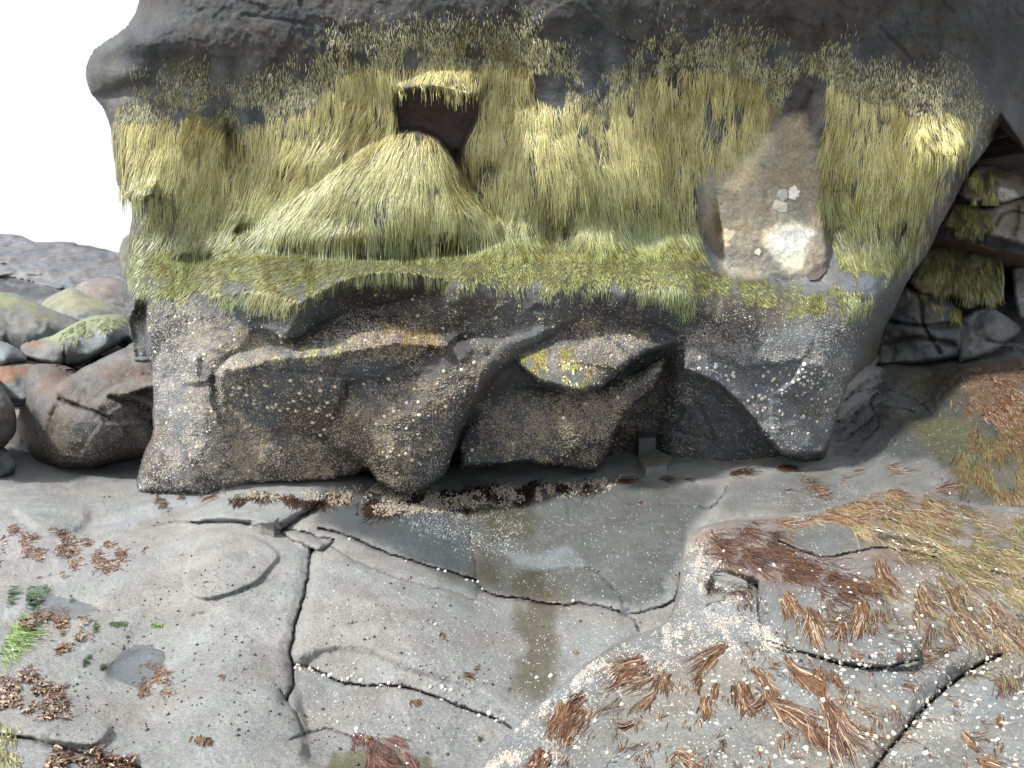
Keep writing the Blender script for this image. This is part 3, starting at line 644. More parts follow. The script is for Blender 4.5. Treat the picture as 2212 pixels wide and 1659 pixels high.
sidev = np.stack([np.where(ax < 800, -.15, .05), -.8*np.ones(n), 0*ax], 1)*.6
al = strands(R, ax, ay, ln, rng.uniform(.0024, .0050, n)*np.where((dAa < -8) & (ay < 330), .68, 1), c, 'algae', M_ALGAE, 4, (.002, .011), side=sidev, tipcol=(.85, .93, .8), curl=.16, comb=algae_comb)
tag(al, 'hanging mat of stringy yellow-green algae over the huge rock wall', 'algae', kind='stuff')

# ------------------------------------------------------------------ barnacles and limpets
def cones(Rf, x, y, rad, hgt, cols, name, sides=6, lift=0):
    n = len(x); v = Rf.samp(Rf.v, x, y); p = place(x, y, v); N = Rf.samp(Rf.N, x, y); N /= np.linalg.norm(N, axis=1, keepdims=True)+1e-9
    rr = np.tile([0.31, .17, .93], (n, 1)); T = np.cross(N, rr); T /= np.linalg.norm(T, axis=1, keepdims=True)+1e-9; Bn = np.cross(N, T)
    an = (np.arange(sides)/sides*2*np.pi)[None]+rng.uniform(0, 6, (n, 1)); jr = rng.uniform(.8, 1.2, (n, sides)); el = rng.uniform(.75, 1.1, (n, 1))
    def ring(f, h):
        r = rad[:, None]*f*jr
        return p[:, None]+T[:, None]*(np.cos(an)*r)[..., None]+Bn[:, None]*(np.sin(an)*r*el)[..., None]+N[:, None]*(np.asarray(h)[:, None, None] if np.ndim(h) else h)
    R0 = ring(1.0, -.002+0*hgt); R1 = ring(.48, hgt); Ce = (p+N*(hgt*.55)[:, None])[:, None]
    V = np.concatenate([R0, R1, Ce], 1); m = 2*sides+1; b = (np.arange(n)*m)[:, None]; i = np.arange(sides)[None]; j = (i+1) % sides
    q = np.stack([b+i, b+j, b+sides+j, b+sides+i], -1).reshape(-1, 4); t = np.stack([b+sides+i, b+sides+j, b+2*sides+0*i], -1).reshape(-1, 3)
    C = np.repeat(cols[:, None], m, 1); C[:, sides:2*sides] *= 1.1; C[:, 2*sides] *= .45
    return mesh_from(name, V.reshape(-1, 3), [q, t], M_SHELL, {'tint': np.clip(C.reshape(-1, 3), 0, 1)}, smooth=False)
def shellcols(n):
    pal = np.array([(.62,.54,.40),(.48,.38,.25),(.72,.68,.60),(.55,.44,.26),(.40,.33,.26)]); c = pal[rng.choice(5, n, p=[.30,.26,.10,.18,.16])]*np.array([.82, .84, .88])
    return c*(1+rng.normal(0, .12, (n, 1)))
nb = 62000
bx, by = pick(R, bar, nb)
rad = rng.uniform(.0028, .0060, nb)*np.where(rng.random(nb) < .05, 1.7, 1)
bn = cones(R, bx, by, rad, rad*rng.uniform(.5, .9, nb), shellcols(nb)*(1+(np.array([.92, 1.02, 1.25])-1)*np.maximum(sstep(560, 360, bx), sstep(1450, 1560, bx))[:, None])*(.82+.30*sstep(640, 380, bx))[:, None], 'barnacles')  # paler towards the left: sunlight on that flank put into the shell colour
tag(bn, 'crust of tiny cream barnacles over the lower faces of the huge rock', 'barnacles', kind='stuff')

# ================================================================== 2. FLOOR OF THE SHORE
gxs = stitch_axis((-1500, -30, 30), (-30, 2242, 3.4), (2242, 3900, 30)); gys = stitch_axis((690, 1665, 3.4), (1665, 4600, 60))
GC = [(-1500,760,0.0),]
def G(x, y, h): return (x, y, 'z', h)
g_ctrl = [G(-1500,700,.0),G(-600,720,.0),G(0,700,.0),G(0,850,.0),G(300,850,.0),G(700,760,.0),G(1300,760,.0),G(1700,800,.15),G(-600,1100,.0),G(-1400,1659,.0),G(-1400,4500,-.1),G(1100,4500,-.1),G(3800,4500,-.1),
 G(0,1010,.02),G(100,1060,.0),G(200,1120,-.01),G(300,1105,-.03),G(400,1085,-.04),G(500,1080,.03),G(600,1075,.03),G(660,1075,.02),
 G(90,1170,.07),G(250,1180,.05),G(450,1150,.07),G(560,1200,.10),G(450,1270,.08),G(620,1300,.07),G(300,1330,.02),G(100,1290,.0),G(150,1450,.03),G(300,1430,-.015),G(480,1500,.06),
 G(100,1600,.06),G(400,1620,.04),G(600,1620,.02),G(600,1440,.05),G(60,1100,.05),
 G(720,1230,.09),G(850,1290,.08),G(800,1400,.06),G(700,1440,.02),G(1000,1380,.02),G(1150,1400,-.05),G(1000,1500,.01),G(1300,1380,.0),G(880,1520,.02),G(800,1600,.0),G(1000,1600,-.04),
 G(800,1100,-.02),G(900,1120,-.10),G(1100,1110,-.12),G(1250,1100,-.06),G(1000,1180,-.15),G(1120,1180,-.17),G(1200,1240,-.12),G(1050,1270,-.10),G(1350,1060,-.02),G(1400,1150,.0),G(1450,1250,-.02),G(1300,1290,-.06),
 G(820,1180,.0),G(950,1250,.0),G(1550,1070,.05),G(1700,1060,.08),G(1600,1150,.0),G(1900,1200,.0),G(2200,1400,.0),G(1500,1500,-.05),G(2000,1659,-.05),
 G(1900,1030,.16),G(2060,1010,.22),G(1850,960,.12),G(1900,880,.40),G(2000,850,.46),G(2100,860,.52),G(2212,830,.62),G(1900,775,.64),G(2050,770,.69),G(2212,750,.74),G(2212,930,.46),G(2212,1010,.34),G(2100,1050,.20),G(2212,1090,.18),
 G(2700,1000,.6),G(3800,1100,.8),G(2400,700,.9),G(3800,1659,.3),G(1900,690,.7)]
gr = Relief(gxs, gys, [(c[0], c[1], 'z', c[3]) for c in g_ctrl])
# TPS on inverse depth is poor far away; rebuild from heights
def tps_h(ctrl, gx, gy):
    c = [(p[0], p[1]) for p in ctrl]; h = np.array([p[3] for p in ctrl]); c = np.array(c, float)/1000; n = len(c)
    d2 = ((c[:, None]-c[None])**2).sum(-1); A = np.zeros((n+3, n+3)); A[:n, :n] = .5*d2*np.log(d2+1e-12)+2e-4*np.eye(n); A[:n, n] = 1; A[:n, n+1:] = c; A[n, :n] = 1; A[n+1:, :n] = c.T
    sol = np.linalg.lstsq(A, np.concatenate([h, [0, 0, 0]]), rcond=None)[0]; Xx = gx/1000; Yy = gy/1000; r = sol[n]+sol[n+1]*Xx+sol[n+2]*Yy
    for i in range(n):
        d2 = (Xx-c[i, 0])**2+(Yy-c[i, 1])**2; r = r+sol[i]*.5*d2*np.log(d2+1e-12)
    return r
def set_heights(Rf, h):
    D = raydir(Rf.X, Rf.Y); Rf.v = (h-CAM[2])/D[..., 2]
gh = np.clip(tps_h(g_ctrl, gr.X, gr.Y), -.3, 1.2)
cracks = {
 'a': [(675,1188),(668,1215),(664,1251),(652,1300),(644,1330),(634,1375),(630,1410),(631,1451),(634,1486),(620,1512)],
 'a2': [(605,1490),(620,1512),(645,1550),(655,1590)],
 'b': [(630,1438),(665,1442),(700,1456),(730,1475),(780,1482),(850,1480),(900,1492),(950,1511),(1000,1527),(1050,1546),(1106,1572)],
 'c': [(330,1134),(380,1128),(440,1130),(500,1128),(545,1136),(605,1151),(640,1170),(678,1190)],
 'd': [(605,1150),(625,1135),(660,1112),(690,1088),(712,1072)],
 'e': [(605,1146),(640,1146),(690,1158),(720,1166),(700,1186)],
 'f': [(690,1140),(740,1155),(780,1171),(830,1192),(875,1206),(950,1231),(1000,1246),(1030,1258),(1050,1280),(1106,1292),(1160,1300),(1206,1306),(1260,1306),(1310,1312),(1351,1328)],
 'g': [(1030,1250),(1026,1215),(1020,1176),(1012,1130),(1000,1085)],
 'h': [(1351,1328),(1346,1306),(1338,1285),(1321,1266),(1281,1231),(1250,1228),(1206,1228),(1150,1240)],
 'i': [(1351,1328),(1400,1318),(1446,1303),(1465,1275),(1471,1240)],
 'j': [(1351,1328),(1372,1340),(1380,1362)],
 'k': [(1571,1050),(1560,1070),(1535,1096),(1500,1093),(1426,1091)],
 'l': [(710,1178),(745,1200),(780,1218),(850,1246),(925,1266),(980,1282),(1028,1294),(1028,1250)],
 'm': [(630,1600),(700,1575),(760,1590),(830,1610),(880,1659)],
 'n': [(0,1588),(80,1600),(180,1630),(300,1659)],
 'o': [(1810,880),(1850,850),(1920,842),(1990,872),(2010,890)], 'p': [(1800,980),(1850,985),(1900,972)], 'q': [(1860,960),(1900,915),(1880,870)], 'r':[(1990,1100),(2080,1110),(2212,1104)],
}
wid = {'a': (3.2, .07), 'a2': (4, .02), 'b': (3.4, .05), 'c': (3.6, .03), 'd': (4.5, .06), 'e': (3.5, .05), 'f': (4.2, .06), 'g': (2.4, .018), 'h': (2.2, .02), 'i': (3, .04), 'j': (3, .04), 'k': (3, .025), 'l': (2.6, .015), 'm': (4, .02), 'n': (6, .04), 'o': (2.5, .012), 'p': (2, .01), 'q': (2, .01), 'r': (5, .06), 's': (3, .02), 't': (3, .02)}
gX, gY = gr.X, gr.Y
crackd = np.full(gX.shape, 1e9); crk = np.zeros(gX.shape)
for k, pts in cracks.items():
    pl = wobble(wobble(smooth_line(pts, 8, False), 4, 30, ord(k[0])), 2.5, 9, ord(k[0])+5); w = gr.box(pl); d = seg_dist(gX[w], gY[w], pl, False)
    wd, dp = wid[k]; wd = wd*.62*(1+.5*N2(gX[w], gY[w], 40, 3, 77)); dp = dp*.5; g = np.exp(-(d/np.maximum(wd, 2.1))**2); gh[w] -= dp*g + dp*.55*np.exp(-(d/16)**2); crackd[w] = np.minimum(crackd[w], d/wd)
    crk[w] = np.maximum(crk[w], g)
# plates that stand proud of their neighbours
def plate(poly, up, soft=5, tilt=0):
    pl = wobble(smooth_line(poly, 4), 2, 40, 5); w = gr.box(pl); d = sdist(gX[w], gY[w], pl); gh[w] += up*sstep(-soft, soft, d)
plate([(400,1250),(402,1272),(430,1292),(480,1286),(545,1262),(575,1235),(600,1200),(560,1165),(500,1150),(440,1160),(410,1210)], .022, 4)
plate([(395,1130),(440,1100),(480,1080),(560,1062),(680,1060),(700,1085),(640,1115),(600,1135),(540,1128),(470,1122)], .05, 8)
plate([(542,1136),(560,1124),(590,1128),(606,1146),(570,1144)], .05, 4); plate([(612,1150),(650,1150),(700,1176),(680,1188),(640,1172)], .03, 5)
plate([(100,1570),(220,1564),(236,1585),(200,1610),(110,1600)], .03, 8)
plate([(40,1108),(60,1098),(180,1100),(175,1140),(100,1150)], .03, 12)
plate([(640,1440),(760,1400),(900,1450),(1000,1480),(1106,1560),(1106,1660),(700,1660),(660,1580)], -.03, 14)
plate([(555,1375),(600,1365),(628,1400),(625,1480),(600,1490),(575,1450)], -.012, 30)
plate([(240,1440),(290,1415),(345,1408),(330,1435),(290,1460),(245,1470)], -.02, 12); plate([(60,1322),(120,1300),(200,1300),(240,1318),(150,1335)], -.015, 12)
plate([(1900,1020),(1960,985),(2080,975),(2100,990),(2030,1060),(1930,1060),(1840,1045)], .025, 22)
plate([(1570,1055),(1700,1040),(1800,1050),(1700,1100),(1560,1120),(1530,1100)], .025, 16)
gr.v[:] = 1; set_heights(gr, gh); P = gr.pos()
far = sstep(14, 8, P[..., 1])
gh += (.035*fbm(P, .9, 3, 4) + .012*fbm(P, 3.3, 3, 5) + .006*fbm(P, 13, 3, 6) + .0028*fbm(P, 45, 2, 7) + .0012*fbm(P, 110, 2, 9)*(P[..., 1] < 4.5))
# chatter-mark steps
stp = fbm(P, 1.1, 3, 41); gh += .007*sstep(.02, .07, stp)
gh = np.minimum(gh, 1.3); set_heights(gr, gh)
gT = np.array([.256,.258,.246]); gn = N2(gX, gY, 150, 4, 3)[..., None]
gr.tint[:] = gT*(1+.25*gn); gr.tint += (np.array([.26,.255,.24])-gr.tint)*sstep(-.05, .3, N2(gX, gY, 220, 3, 8))[..., None]*.5
gr.wet[:] = .30+.35*N2(gX, gY, 180, 3, 5)
gr.paint([(-60,1040),(380,1085),(640,1120),(700,1200),(640,1400),(620,1659),(-60,1659)], (.30,.30,.285), 60, .45, 30, 60, 7)
# shaded wet basin, olive run-off stains
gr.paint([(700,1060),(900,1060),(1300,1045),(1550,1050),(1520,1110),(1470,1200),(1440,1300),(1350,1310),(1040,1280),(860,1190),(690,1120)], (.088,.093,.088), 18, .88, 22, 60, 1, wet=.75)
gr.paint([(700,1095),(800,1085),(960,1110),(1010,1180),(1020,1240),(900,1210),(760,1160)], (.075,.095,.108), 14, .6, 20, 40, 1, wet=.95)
OLV = [(1010,1060),(1090,1060),(1140,1100),(1150,1150),(1060,1180),(1080,1230),(1170,1235),(1190,1290),(1150,1300),(1090,1270),(1040,1250),(1010,1150)]
gr.paint(OLV, (.060,.055,.028), 30, .8, 60, 50, 2, wet=.9)
gr.paint([(1110,1300),(1200,1305),(1210,1380),(1200,1480),(1160,1520),(1120,1490),(1115,1400)], (.090,.078,.045), 30, .8, 50, 45, 3, wet=.7)
gr.paint([(720,1625),(830,1615),(920,1640),(960,1680),(700,1680)], (.10,.095,.035), 10, .8, 14, 20, 3)
gr.paint([(1140,1195),(1230,1180),(1270,1230),(1190,1228),(1110,1225),(1090,1190)], (.22,.25,.27), 8, .7, 8, 30, 3, wet=1.0)  # pale reflection on the wet basin, painted into the tint
gr.paint([(1560,1050),(1800,1000),(1950,980),(2120,1040),(2230,1100),(1990,1105),(1700,1130),(1540,1120)], (.135,.138,.130), 20, .85, 24, 50, 14, wet=.5)  # low light behind the hump painted in as a darker tint
gr.paint([(2050,900),(2230,860),(2230,1110),(2080,1090)], (.07,.07,.05), 20, .9, 24, 50, 15, wet=.6)  # low light at the right edge painted in as a darker tint
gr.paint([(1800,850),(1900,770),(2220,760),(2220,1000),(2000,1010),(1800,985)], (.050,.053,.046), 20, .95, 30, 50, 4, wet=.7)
gr.paint([(1900,800),(2060,790),(2100,860),(2000,870)], (.055,.052,.025), 14, .8, 24, 40, 5, wet=.8)
gr.paint([(1930,900),(2100,900),(2200,1000),(2080,1040),(1980,960)], (.075,.075,.035), 14, .8, 24, 40, 6, wet=.7)
gr.paint([(2100,800),(2230,770),(2230,900),(2090,900)], (.12,.07,.035), 14, .7, 24, 30, 7)
gr.paint([(-10,950),(330,950),(330,1030),(-10,1040)], (.13,.14,.145), 20, .6, 10, 40, 8)
gr.paint([(200,1130),(260,1100),(350,1080),(420,1070),(410,1092),(330,1115),(260,1140)], (.34,.36,.38), 8, .8, 8, 30, 9, wet=1.0)  # white streak of reflected sky painted into the tint
gr.paint([(230,1440),(290,1412),(350,1405),(320,1440),(250,1480)], (.34,.36,.38), 8, .7, 10, 20, 9, wet=1.0)  # pool's bright sky highlight painted onto the rock
gr.paint([(0,1300),(90,1290),(180,1310),(100,1325),(0,1340)], (.34,.36,.38), 8, .6, 8, 20, 9, wet=1.0)  # sky glare by the left puddle, painted as a pale tint
gr.paint([(0,1150),(120,1170),(310,1190),(300,1240),(150,1260),(0,1240)], (.33,.31,.31), 14, .5, 14, 20, 9, wet=.95)
gr.tint = gr.tint*(1-.55*crk[..., None]) + np.array([.03,.026,.024])*.55*crk[..., None]
gr.finish()
slabs = {
 'big': [(-2000,1500),(-40,1180),(150,1195),(230,1150),(300,1135),(440,1130),(545,1136),(605,1151),(640,1170),(676,1190),(664,1251),(644,1330),(630,1410),(634,1486),(620,1512),(645,1550),(655,1590),(700,4700),(-2000,4700)],
 'mid': [(676,1190),(700,1178),(745,1200),(850,1246),(1028,1294),(1206,1306),(1351,1328),(1383,1361),(1106,1572),(950,1511),(850,1480),(780,1482),(700,1456),(630,1438),(664,1251)],
 'low': [(631,1438),(700,1456),(780,1482),(850,1480),(950,1511),(1106,1572),(1106,4700),(700,4700),(655,1590),(620,1512)],
 'strip': [(700,1150),(780,1171),(875,1206),(1030,1258),(1028,1294),(850,1246),(745,1200),(700,1178)],
 'basin_left': [(690,1088),(720,1030),(1000,1030),(1012,1130),(1026,1215),(1030,1258),(875,1206),(780,1171),(700,1146)],
 'basin_right': [(1000,1030),(1571,1030),(1571,1050),(1535,1096),(1476,1186),(1471,1240),(1446,1303),(1351,1328),(1206,1306),(1106,1292),(1030,1258),(1012,1130)],
 'upper': [(380,1128),(500,1128),(605,1151),(625,1135),(712,1072),(600,1040),(300,1040),(300,1135)],
 'left_upper': [(-1500,1000),(300,1000),(300,1135),(230,1150),(150,1195),(-40,1180),(-1500,1400)],
 'back': [(1571,1050),(1800,1000),(1900,1010),(2100,1040),(2300,1060),(2300,1110),(1990,1100),(1700,1200),(1500,1200),(1535,1096)],
}
slab_labels = {'big': 'large pale rock slab filling the lower left with scattered snails', 'mid': 'pale rock slab left of the barnacled foreground hump', 'low': 'smooth rock slab at bottom centre below the long crack',
 'strip': 'narrow rock strip along the dark curving crack', 'basin_left': 'dark wet hollow under the boulder, left half', 'basin_right': 'wet grey hollow with olive stain', 'upper': 'light rock plate at the foot of the huge rock', 'left_upper': 'pale uneven rock at the left edge', 'back': 'pale rock behind the foreground hump'}
label = np.zeros((len(gys)-1, len(gxs)-1), int); cx = .25*(gX[:-1, :-1]+gX[1:, :-1]+gX[:-1, 1:]+gX[1:, 1:]); cyy = .25*(gY[:-1, :-1]+gY[1:, :-1]+gY[:-1, 1:]+gY[1:, 1:])
for i, (k, pl) in enumerate(slabs.items()):
    m = inside(cx, cyy, wobble(smooth_line(pl, 3), 2, 30, 9)) & (label == 0); label[m] = i+1
Vall = gr.P.reshape(-1, 3); Tall = gr.tint.reshape(-1, 3); Wall = gr.wet.ravel(); nx = len(gxs)
def sub(name, lab, parent=None):
    jj, ii = np.nonzero(label == lab); a = jj*nx+ii; F = np.stack([a, a+nx, a+nx+1, a+1], -1); u, inv = np.unique(F, return_inverse=True); F = inv.reshape(F.shape)
    return mesh_from(name, Vall[u], F, M_GROUND, {'tint': Tall[u], 'wet': Wall[u]}, parent=parent, origin=np.array([0, 5., 0]) if parent is None else None)
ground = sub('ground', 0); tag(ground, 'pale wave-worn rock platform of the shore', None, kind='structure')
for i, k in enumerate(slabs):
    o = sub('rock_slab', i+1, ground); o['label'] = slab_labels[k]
# outer shore sheet, well below, out to the horizon
V = np.array([(-900,-60,-.6),(900,-60,-.6),(900,900,-.6),(-900,900,-.6)], float)
o = mesh_from('shore', V, np.array([[0,1,2,3]]), M_GROUND, {'tint': np.tile((.2,.2,.19),(4,1)), 'wet': np.full(4,.3)}); tag(o, 'low shore stretching away behind the rocks', kind='structure')

M_WATER, nt_, bw = new_mat('water'); bw.inputs['Base Color'].default_value = (.9, .95, .97, 1); bw.inputs['Roughness'].default_value = .04; bw.inputs['Transmission Weight'].default_value = 1; bw.inputs['IOR'].default_value = 1.33
def puddle(poly, up, label):
    pl = smooth_line(poly, 4); c = pl.mean(0); v = gr.samp(gr.v, pl[:, 0], pl[:, 1]); Pp = place(pl[:, 0], pl[:, 1], v); z = np.percentile(Pp[:, 2], 7)+up
    Pp[:, 2] = z; B = Pp.copy(); B[:, 2] -= .05; n = len(Pp); i = np.arange(n); j = (i+1) % n; V = np.concatenate([[Pp.mean(0)], Pp, B, [B.mean(0)]])
    flip = np.cross(Pp[0]-V[0], Pp[1]-V[0])[2] < 0
    ff = [np.stack([0*i, 1+i, 1+j], -1), np.stack([1+i, 1+n+i, 1+n+j, 1+j], -1), np.stack([0*i+2*n+1, 1+n+j, 1+n+i], -1)]
    if flip: ff = [f[:, ::-1] for f in ff]
    o = mesh_from('puddle', V, ff, M_WATER, smooth=False); tag(o, label, 'puddle')
puddle([(190,1500),(220,1440),(290,1395),(380,1385),(365,1435),(290,1500)], .0, 'shallow puddle mirroring the white sky on the big pale slab')
puddle([(20,1335),(90,1288),(180,1282),(275,1312),(160,1350)], .0, 'small puddle beside the green seaweed near the left edge')
# ================================================================== 3. FOREGROUND HUMP
fx = stitch_axis((1000, 2242, 3.2), (2242, 3000, 30)); fy = stitch_axis((1030, 1665, 3.2), (1665, 3400, 50))
front_outline = [(1030,1672),(1060,1625),(1106,1575),(1150,1530),(1206,1489),(1260,1438),(1321,1396),(1370,1372),(1426,1354),(1448,1330),(1458,1300),(1466,1265),(1472,1225),(1478,1186),(1487,1158),(1505,1142),(1531,1133),(1586,1121),(1640,1116),(1700,1110),(1756,1104),(1800,1090),(1856,1071),(1895,1052),(1931,1044),(1980,1052),(2031,1068),(2070,1082),(2106,1090),(2212,1096),(2500,1120),(2980,1150),(2980,3380),(400,3380)]
def fh(x, y, h): return (x, y, 'z', h)
f_ctrl = [fh(1500,1140,.34),fh(1480,1250,.28),(1450,1330,'z',.20),(1320,1400,'z',.18),(1200,1500,'z',.18),(1060,1640,'z',.16),(1000,1900,'z',.15),(1000,3300,'z',.1),(2900,3300,'z',.4),
 (1700,1120,'z',.42),(1930,1050,'z',.52),(2106,1090,'z',.46),(2212,1100,'z',.48),(2900,1160,'z',.6),(1600,1200,'z',.38),(1750,1230,'z',.40),(1900,1180,'z',.50),(2050,1200,'z',.50),(2200,1250,'z',.50),
 (1560,1300,'z',.30),(1650,1350,'z',.30),(1800,1350,'z',.38),(2000,1350,'z',.46),(2200,1380,'z',.42),(1400,1450,'z',.24),(1600,1500,'z',.30),(1800,1500,'z',.36),(1950,1560,'z',.34),(2100,1500,'z',.36),(2200,1500,'z',.40),(2900,1600,'z',.6),
 (1300,1600,'z',.24),(1600,1659,'z',.30),(1900,1659,'z',.32),(2200,1659,'z',.40)]
fr = Relief(fx, fy, f_ctrl); h = tps_h(f_ctrl, fr.X, fr.Y); fX, fY = fr.X, fr.Y
def fcrack(pts, wd, dp, wob=3):
    pl = wobble(smooth_line(pts, 4, False), wob, 30, 7); w = fr.box(pl); d = seg_dist(fX[w], fY[w], pl, False); wd = wd*.5; g = np.exp(-(d/wd)**2); h[w] -= dp*.55*g+dp*.35*np.exp(-(d/22)**2); fcr[w] = np.maximum(fcr[w], g)
fcr = np.zeros(fX.shape)
fcrack([(1656,1383),(1700,1400),(1756,1416),(1831,1438),(1906,1441),(1990,1425)], 3.5, .04)
fcrack([(2160,1415),(2110,1440),(2056,1476),(1996,1531),(1946,1591),(1896,1650),(1870,1700)], 6, .06)
fcrack([(1636,1262),(1638,1300),(1640,1340),(1650,1380)], 5, .05); fcrack([(1681,1170),(1730,1190),(1790,1203),(1860,1190),(1900,1184),(1950,1190),(2030,1207)], 4, .05)
fcrack([(2030,1207),(2100,1225),(2212,1250)], 4, .03)
def fplate(poly, up, soft=5):
    pl = wobble(smooth_line(poly, 4), 2, 40, 5); w = fr.box(pl); h[w] += up*sstep(-soft, soft, sdist(fX[w], fY[w], pl))
fplate([(1681,1168),(1700,1142),(1760,1132),(1840,1138),(1880,1160),(1860,1186),(1790,1200),(1730,1188)], -.035, 24)
fplate([(1890,1160),(1960,1165),(2030,1190),(2030,1204),(1950,1188),(1900,1184)], -.03, 12)
fplate([(1542,1240),(1560,1232),(1640,1260),(1632,1290),(1570,1300),(1530,1285)], -.03, 10)
fplate([(1470,1240),(1540,1270),(1630,1300),(1640,1380),(1500,1380),(1420,1360)], -.03, 12)
fplate([(1640,1262),(1760,1270),(1900,1300),(1990,1425),(1906,1441),(1756,1416),(1650,1381)], .025, 5)
fcrk = fcr
D = raydir(fX, fY); fr.v = (h-1.6)/D[..., 2]; P = fr.pos()
h += .03*fbm(P, 1.2, 3, 14)+.016*fbm(P, 4, 3, 15)+.007*fbm(P, 15, 3, 16)+.003*fbm(P, 50, 2, 17)
fr.v = (h-1.6)/D[..., 2]
fr.edge_round(front_outline, 20, .34, edges=list(range(0, 30)))
fr.tint[:] = np.array([.215,.22,.208])*(1+.30*N2(fX, fY, 120, 4, 3)[..., None]); fr.wet[:] = .35+.3*N2(fX, fY, 120, 3, 5)
fr.paint([(1640,1270),(1760,1270),(1900,1300),(2100,1380),(1990,1425),(1906,1441),(1756,1416),(1650,1381)], (.15,.15,.145), 14, .6, 30, 30, 13)
fr.paint([(1500,1150),(1600,1125),(1760,1110),(1930,1045),(2100,1090),(2230,1100),(2230,1300),(2000,1270),(1800,1300),(1640,1260),(1540,1230)], (.17,.10,.075), 20, .45, 40, 30, 3)
fr.paint([(1690,1145),(1760,1132),(1850,1142),(1880,1162),(1860,1184),(1790,1198),(1720,1180)], (.10,.115,.115), 6, .8, 6, 20, 3, wet=.4)
fr.paint([(1536,1235),(1640,1255),(1635,1295),(1560,1300)], (.14,.15,.15), 5, .6, 5, 20, 3)
fr.paint([(1560,1180),(1700,1210),(1760,1260),(1600,1230),(1500,1200)], (.13,.05,.045), 24, .5, 30, 30, 8, wet=.7)
fr.tint = fr.tint*(1-.7*fcr[..., None])+np.array([.035,.03,.028])*.7*fcr[..., None]
fr.ol = np.array(front_outline, float)
fr.finish()
front = fr.build('foreground_rock', M_FRONT, front_outline, thick=.25, shrink=1.0, close=False)
# skirt: let the rim run down into the platform
tag(front, 'pale foreground rock hump streaked with brown seaweed and dotted with shells', 'rock')
def block(Rf, top, hgt, col, label, drop=.05):
    """small angular stone: top outline in view, extruded downward"""
    t = np.array(top, float); v = Rf.samp(Rf.v, t[:, 0], t[:, 1]); Pp = place(t[:, 0], t[:, 1], v); c = Pp.mean(0)
    z = Pp[:, 2].mean()+hgt; n = len(t)
    T1 = Pp.copy(); T1[:, 2] = z+.3*(Pp[:, 2]-Pp[:, 2].mean()); T0 = c+(T1-c)*[.88,.88,1]; T0[:, 2] = T1[:, 2]+.004; B = c+(T1-c)*[1.08,1.08,1]; B[:, 2] = Pp[:, 2].min()-drop
    V = np.concatenate([[T0.mean(0)], T0, T1, B]); i = np.arange(n); j = (i+1) % n
    fl = [np.stack([0*i, 1+i, 1+j], -1), np.stack([1+i, 1+n+i, 1+n+j, 1+j], -1), np.stack([1+n+i, 1+2*n+i, 1+2*n+j, 1+n+j], -1)]
    o = mesh_from('stone', V, fl, M_FRONT, {'tint': np.tile(col, (len(V), 1)), 'wet': np.full(len(V), .3)}, smooth=False); tag(o, label, 'stone'); return o
block(fr, [(1536,1262),(1560,1252),(1600,1262),(1614,1272),(1570,1282),(1545,1276)], .04, (.21,.22,.21), 'small angular grey stone wedged in the chipped hollow of the foreground hump')
block(fr, [(1508,1305),(1530,1298),(1562,1290),(1566,1298),(1525,1312)], .012, (.24,.25,.24), 'thin grey stone sliver just below the wedged angular stone')
block(gr, [(1340,1320),(1358,1318),(1368,1326),(1352,1332)], .02, (.13,.15,.17), 'tiny dark blue-grey stone where the floor cracks meet')
block(gr, [(546,1136),(562,1125),(590,1130),(604,1146),(575,1145)], .03, (.24,.24,.22), 'rounded pale stone lodged in the crack left of centre')
block(gr, [(1380,1010),(1420,985),(1450,1000),(1440,1022),(1395,1030)], .06, (.16,.16,.14), 'flat grey wedge of stone in the dark recess at the foot of the huge rock')
block(gr, [(1368,960),(1392,930),(1420,950),(1415,985),(1380,990)], .16, (.10,.115,.12), 'dark rounded stone at the back of the recess in the huge rock')

# ================================================================== 4. LEFT-HAND BOULDERS
def simple_boulder(outline, ctrl, name, label, r, m, tint, cat='boulder', thick=.7, layers=(), cracks_=(), paints=(), amps=((1.3,.06),(4.5,.035),(13,.014),(40,.005)), step=3.4, seed=1, smooth=True, mat=None, shrink=.75, wet=.4, strata=None, bumps=()):
    ol = smooth_line(outline, 3) if smooth else np.array(outline, float)
    x0, y0 = ol.min(0); x1, y1 = ol.max(0)
    Rf = Relief(np.arange(x0-2*step, x1+2*step, step), np.arange(y0-2*step, y1+2*step, step), ctrl)
    for a in layers: Rf.layer(*a[0], **a[1])
    for a in bumps: Rf.bump(*a)
    Rf.tint[:] = np.array(tint)*(1+.35*N2(Rf.X, Rf.Y, 60, 3, seed)+.45*N2(Rf.X, Rf.Y, 16, 3, seed+9))[..., None]; Rf.wet[:] = wet+.25*N2(Rf.X, Rf.Y, 50, 3, seed+3)
    for p in paints: Rf.paint(*p)
    for a in cracks_: Rf.crack(a[0], a[1], a[2], 3, dark=(.02,.02,.02))
    Rf.edge_round(ol, r, m)
    _Q = Rf.pos(); Rf.v += gblur(.05*facet(_Q, 2.2, seed)+.022*facet(_Q, 5.5, seed+3), .9)
    Rf.rough(amps, seed)
    if strata:
        _p = Rf.pos()@np.array(strata[2]); _p = _p+.10*fbm(Rf.pos(), .5, 2, 4); _n = vnoise(np.stack([_p*7, Rf.pos()[..., 0]*.5, Rf.pos()[..., 1]*.1], -1), 3)+.5*vnoise(np.stack([_p*17, Rf.pos()[..., 0]*.9, Rf.pos()[..., 1]*.1], -1), 6)
        Rf.tint *= (1-.62*sstep(.25, .6, _n))[..., None]; Rf.v += .12*sstep(.25, .6, _n); Rf.strata(*strata)
    Rf.ol = ol; Rf.finish(); o = Rf.build(name, mat or M_ROCK, ol, thick=thick, shrink=shrink); tag(o, label, cat)
    return Rf, o
TB = (.105,.108,.105); GREEN = (.22,.25,.10); ORG = (.21,.09,.04)
scat = []
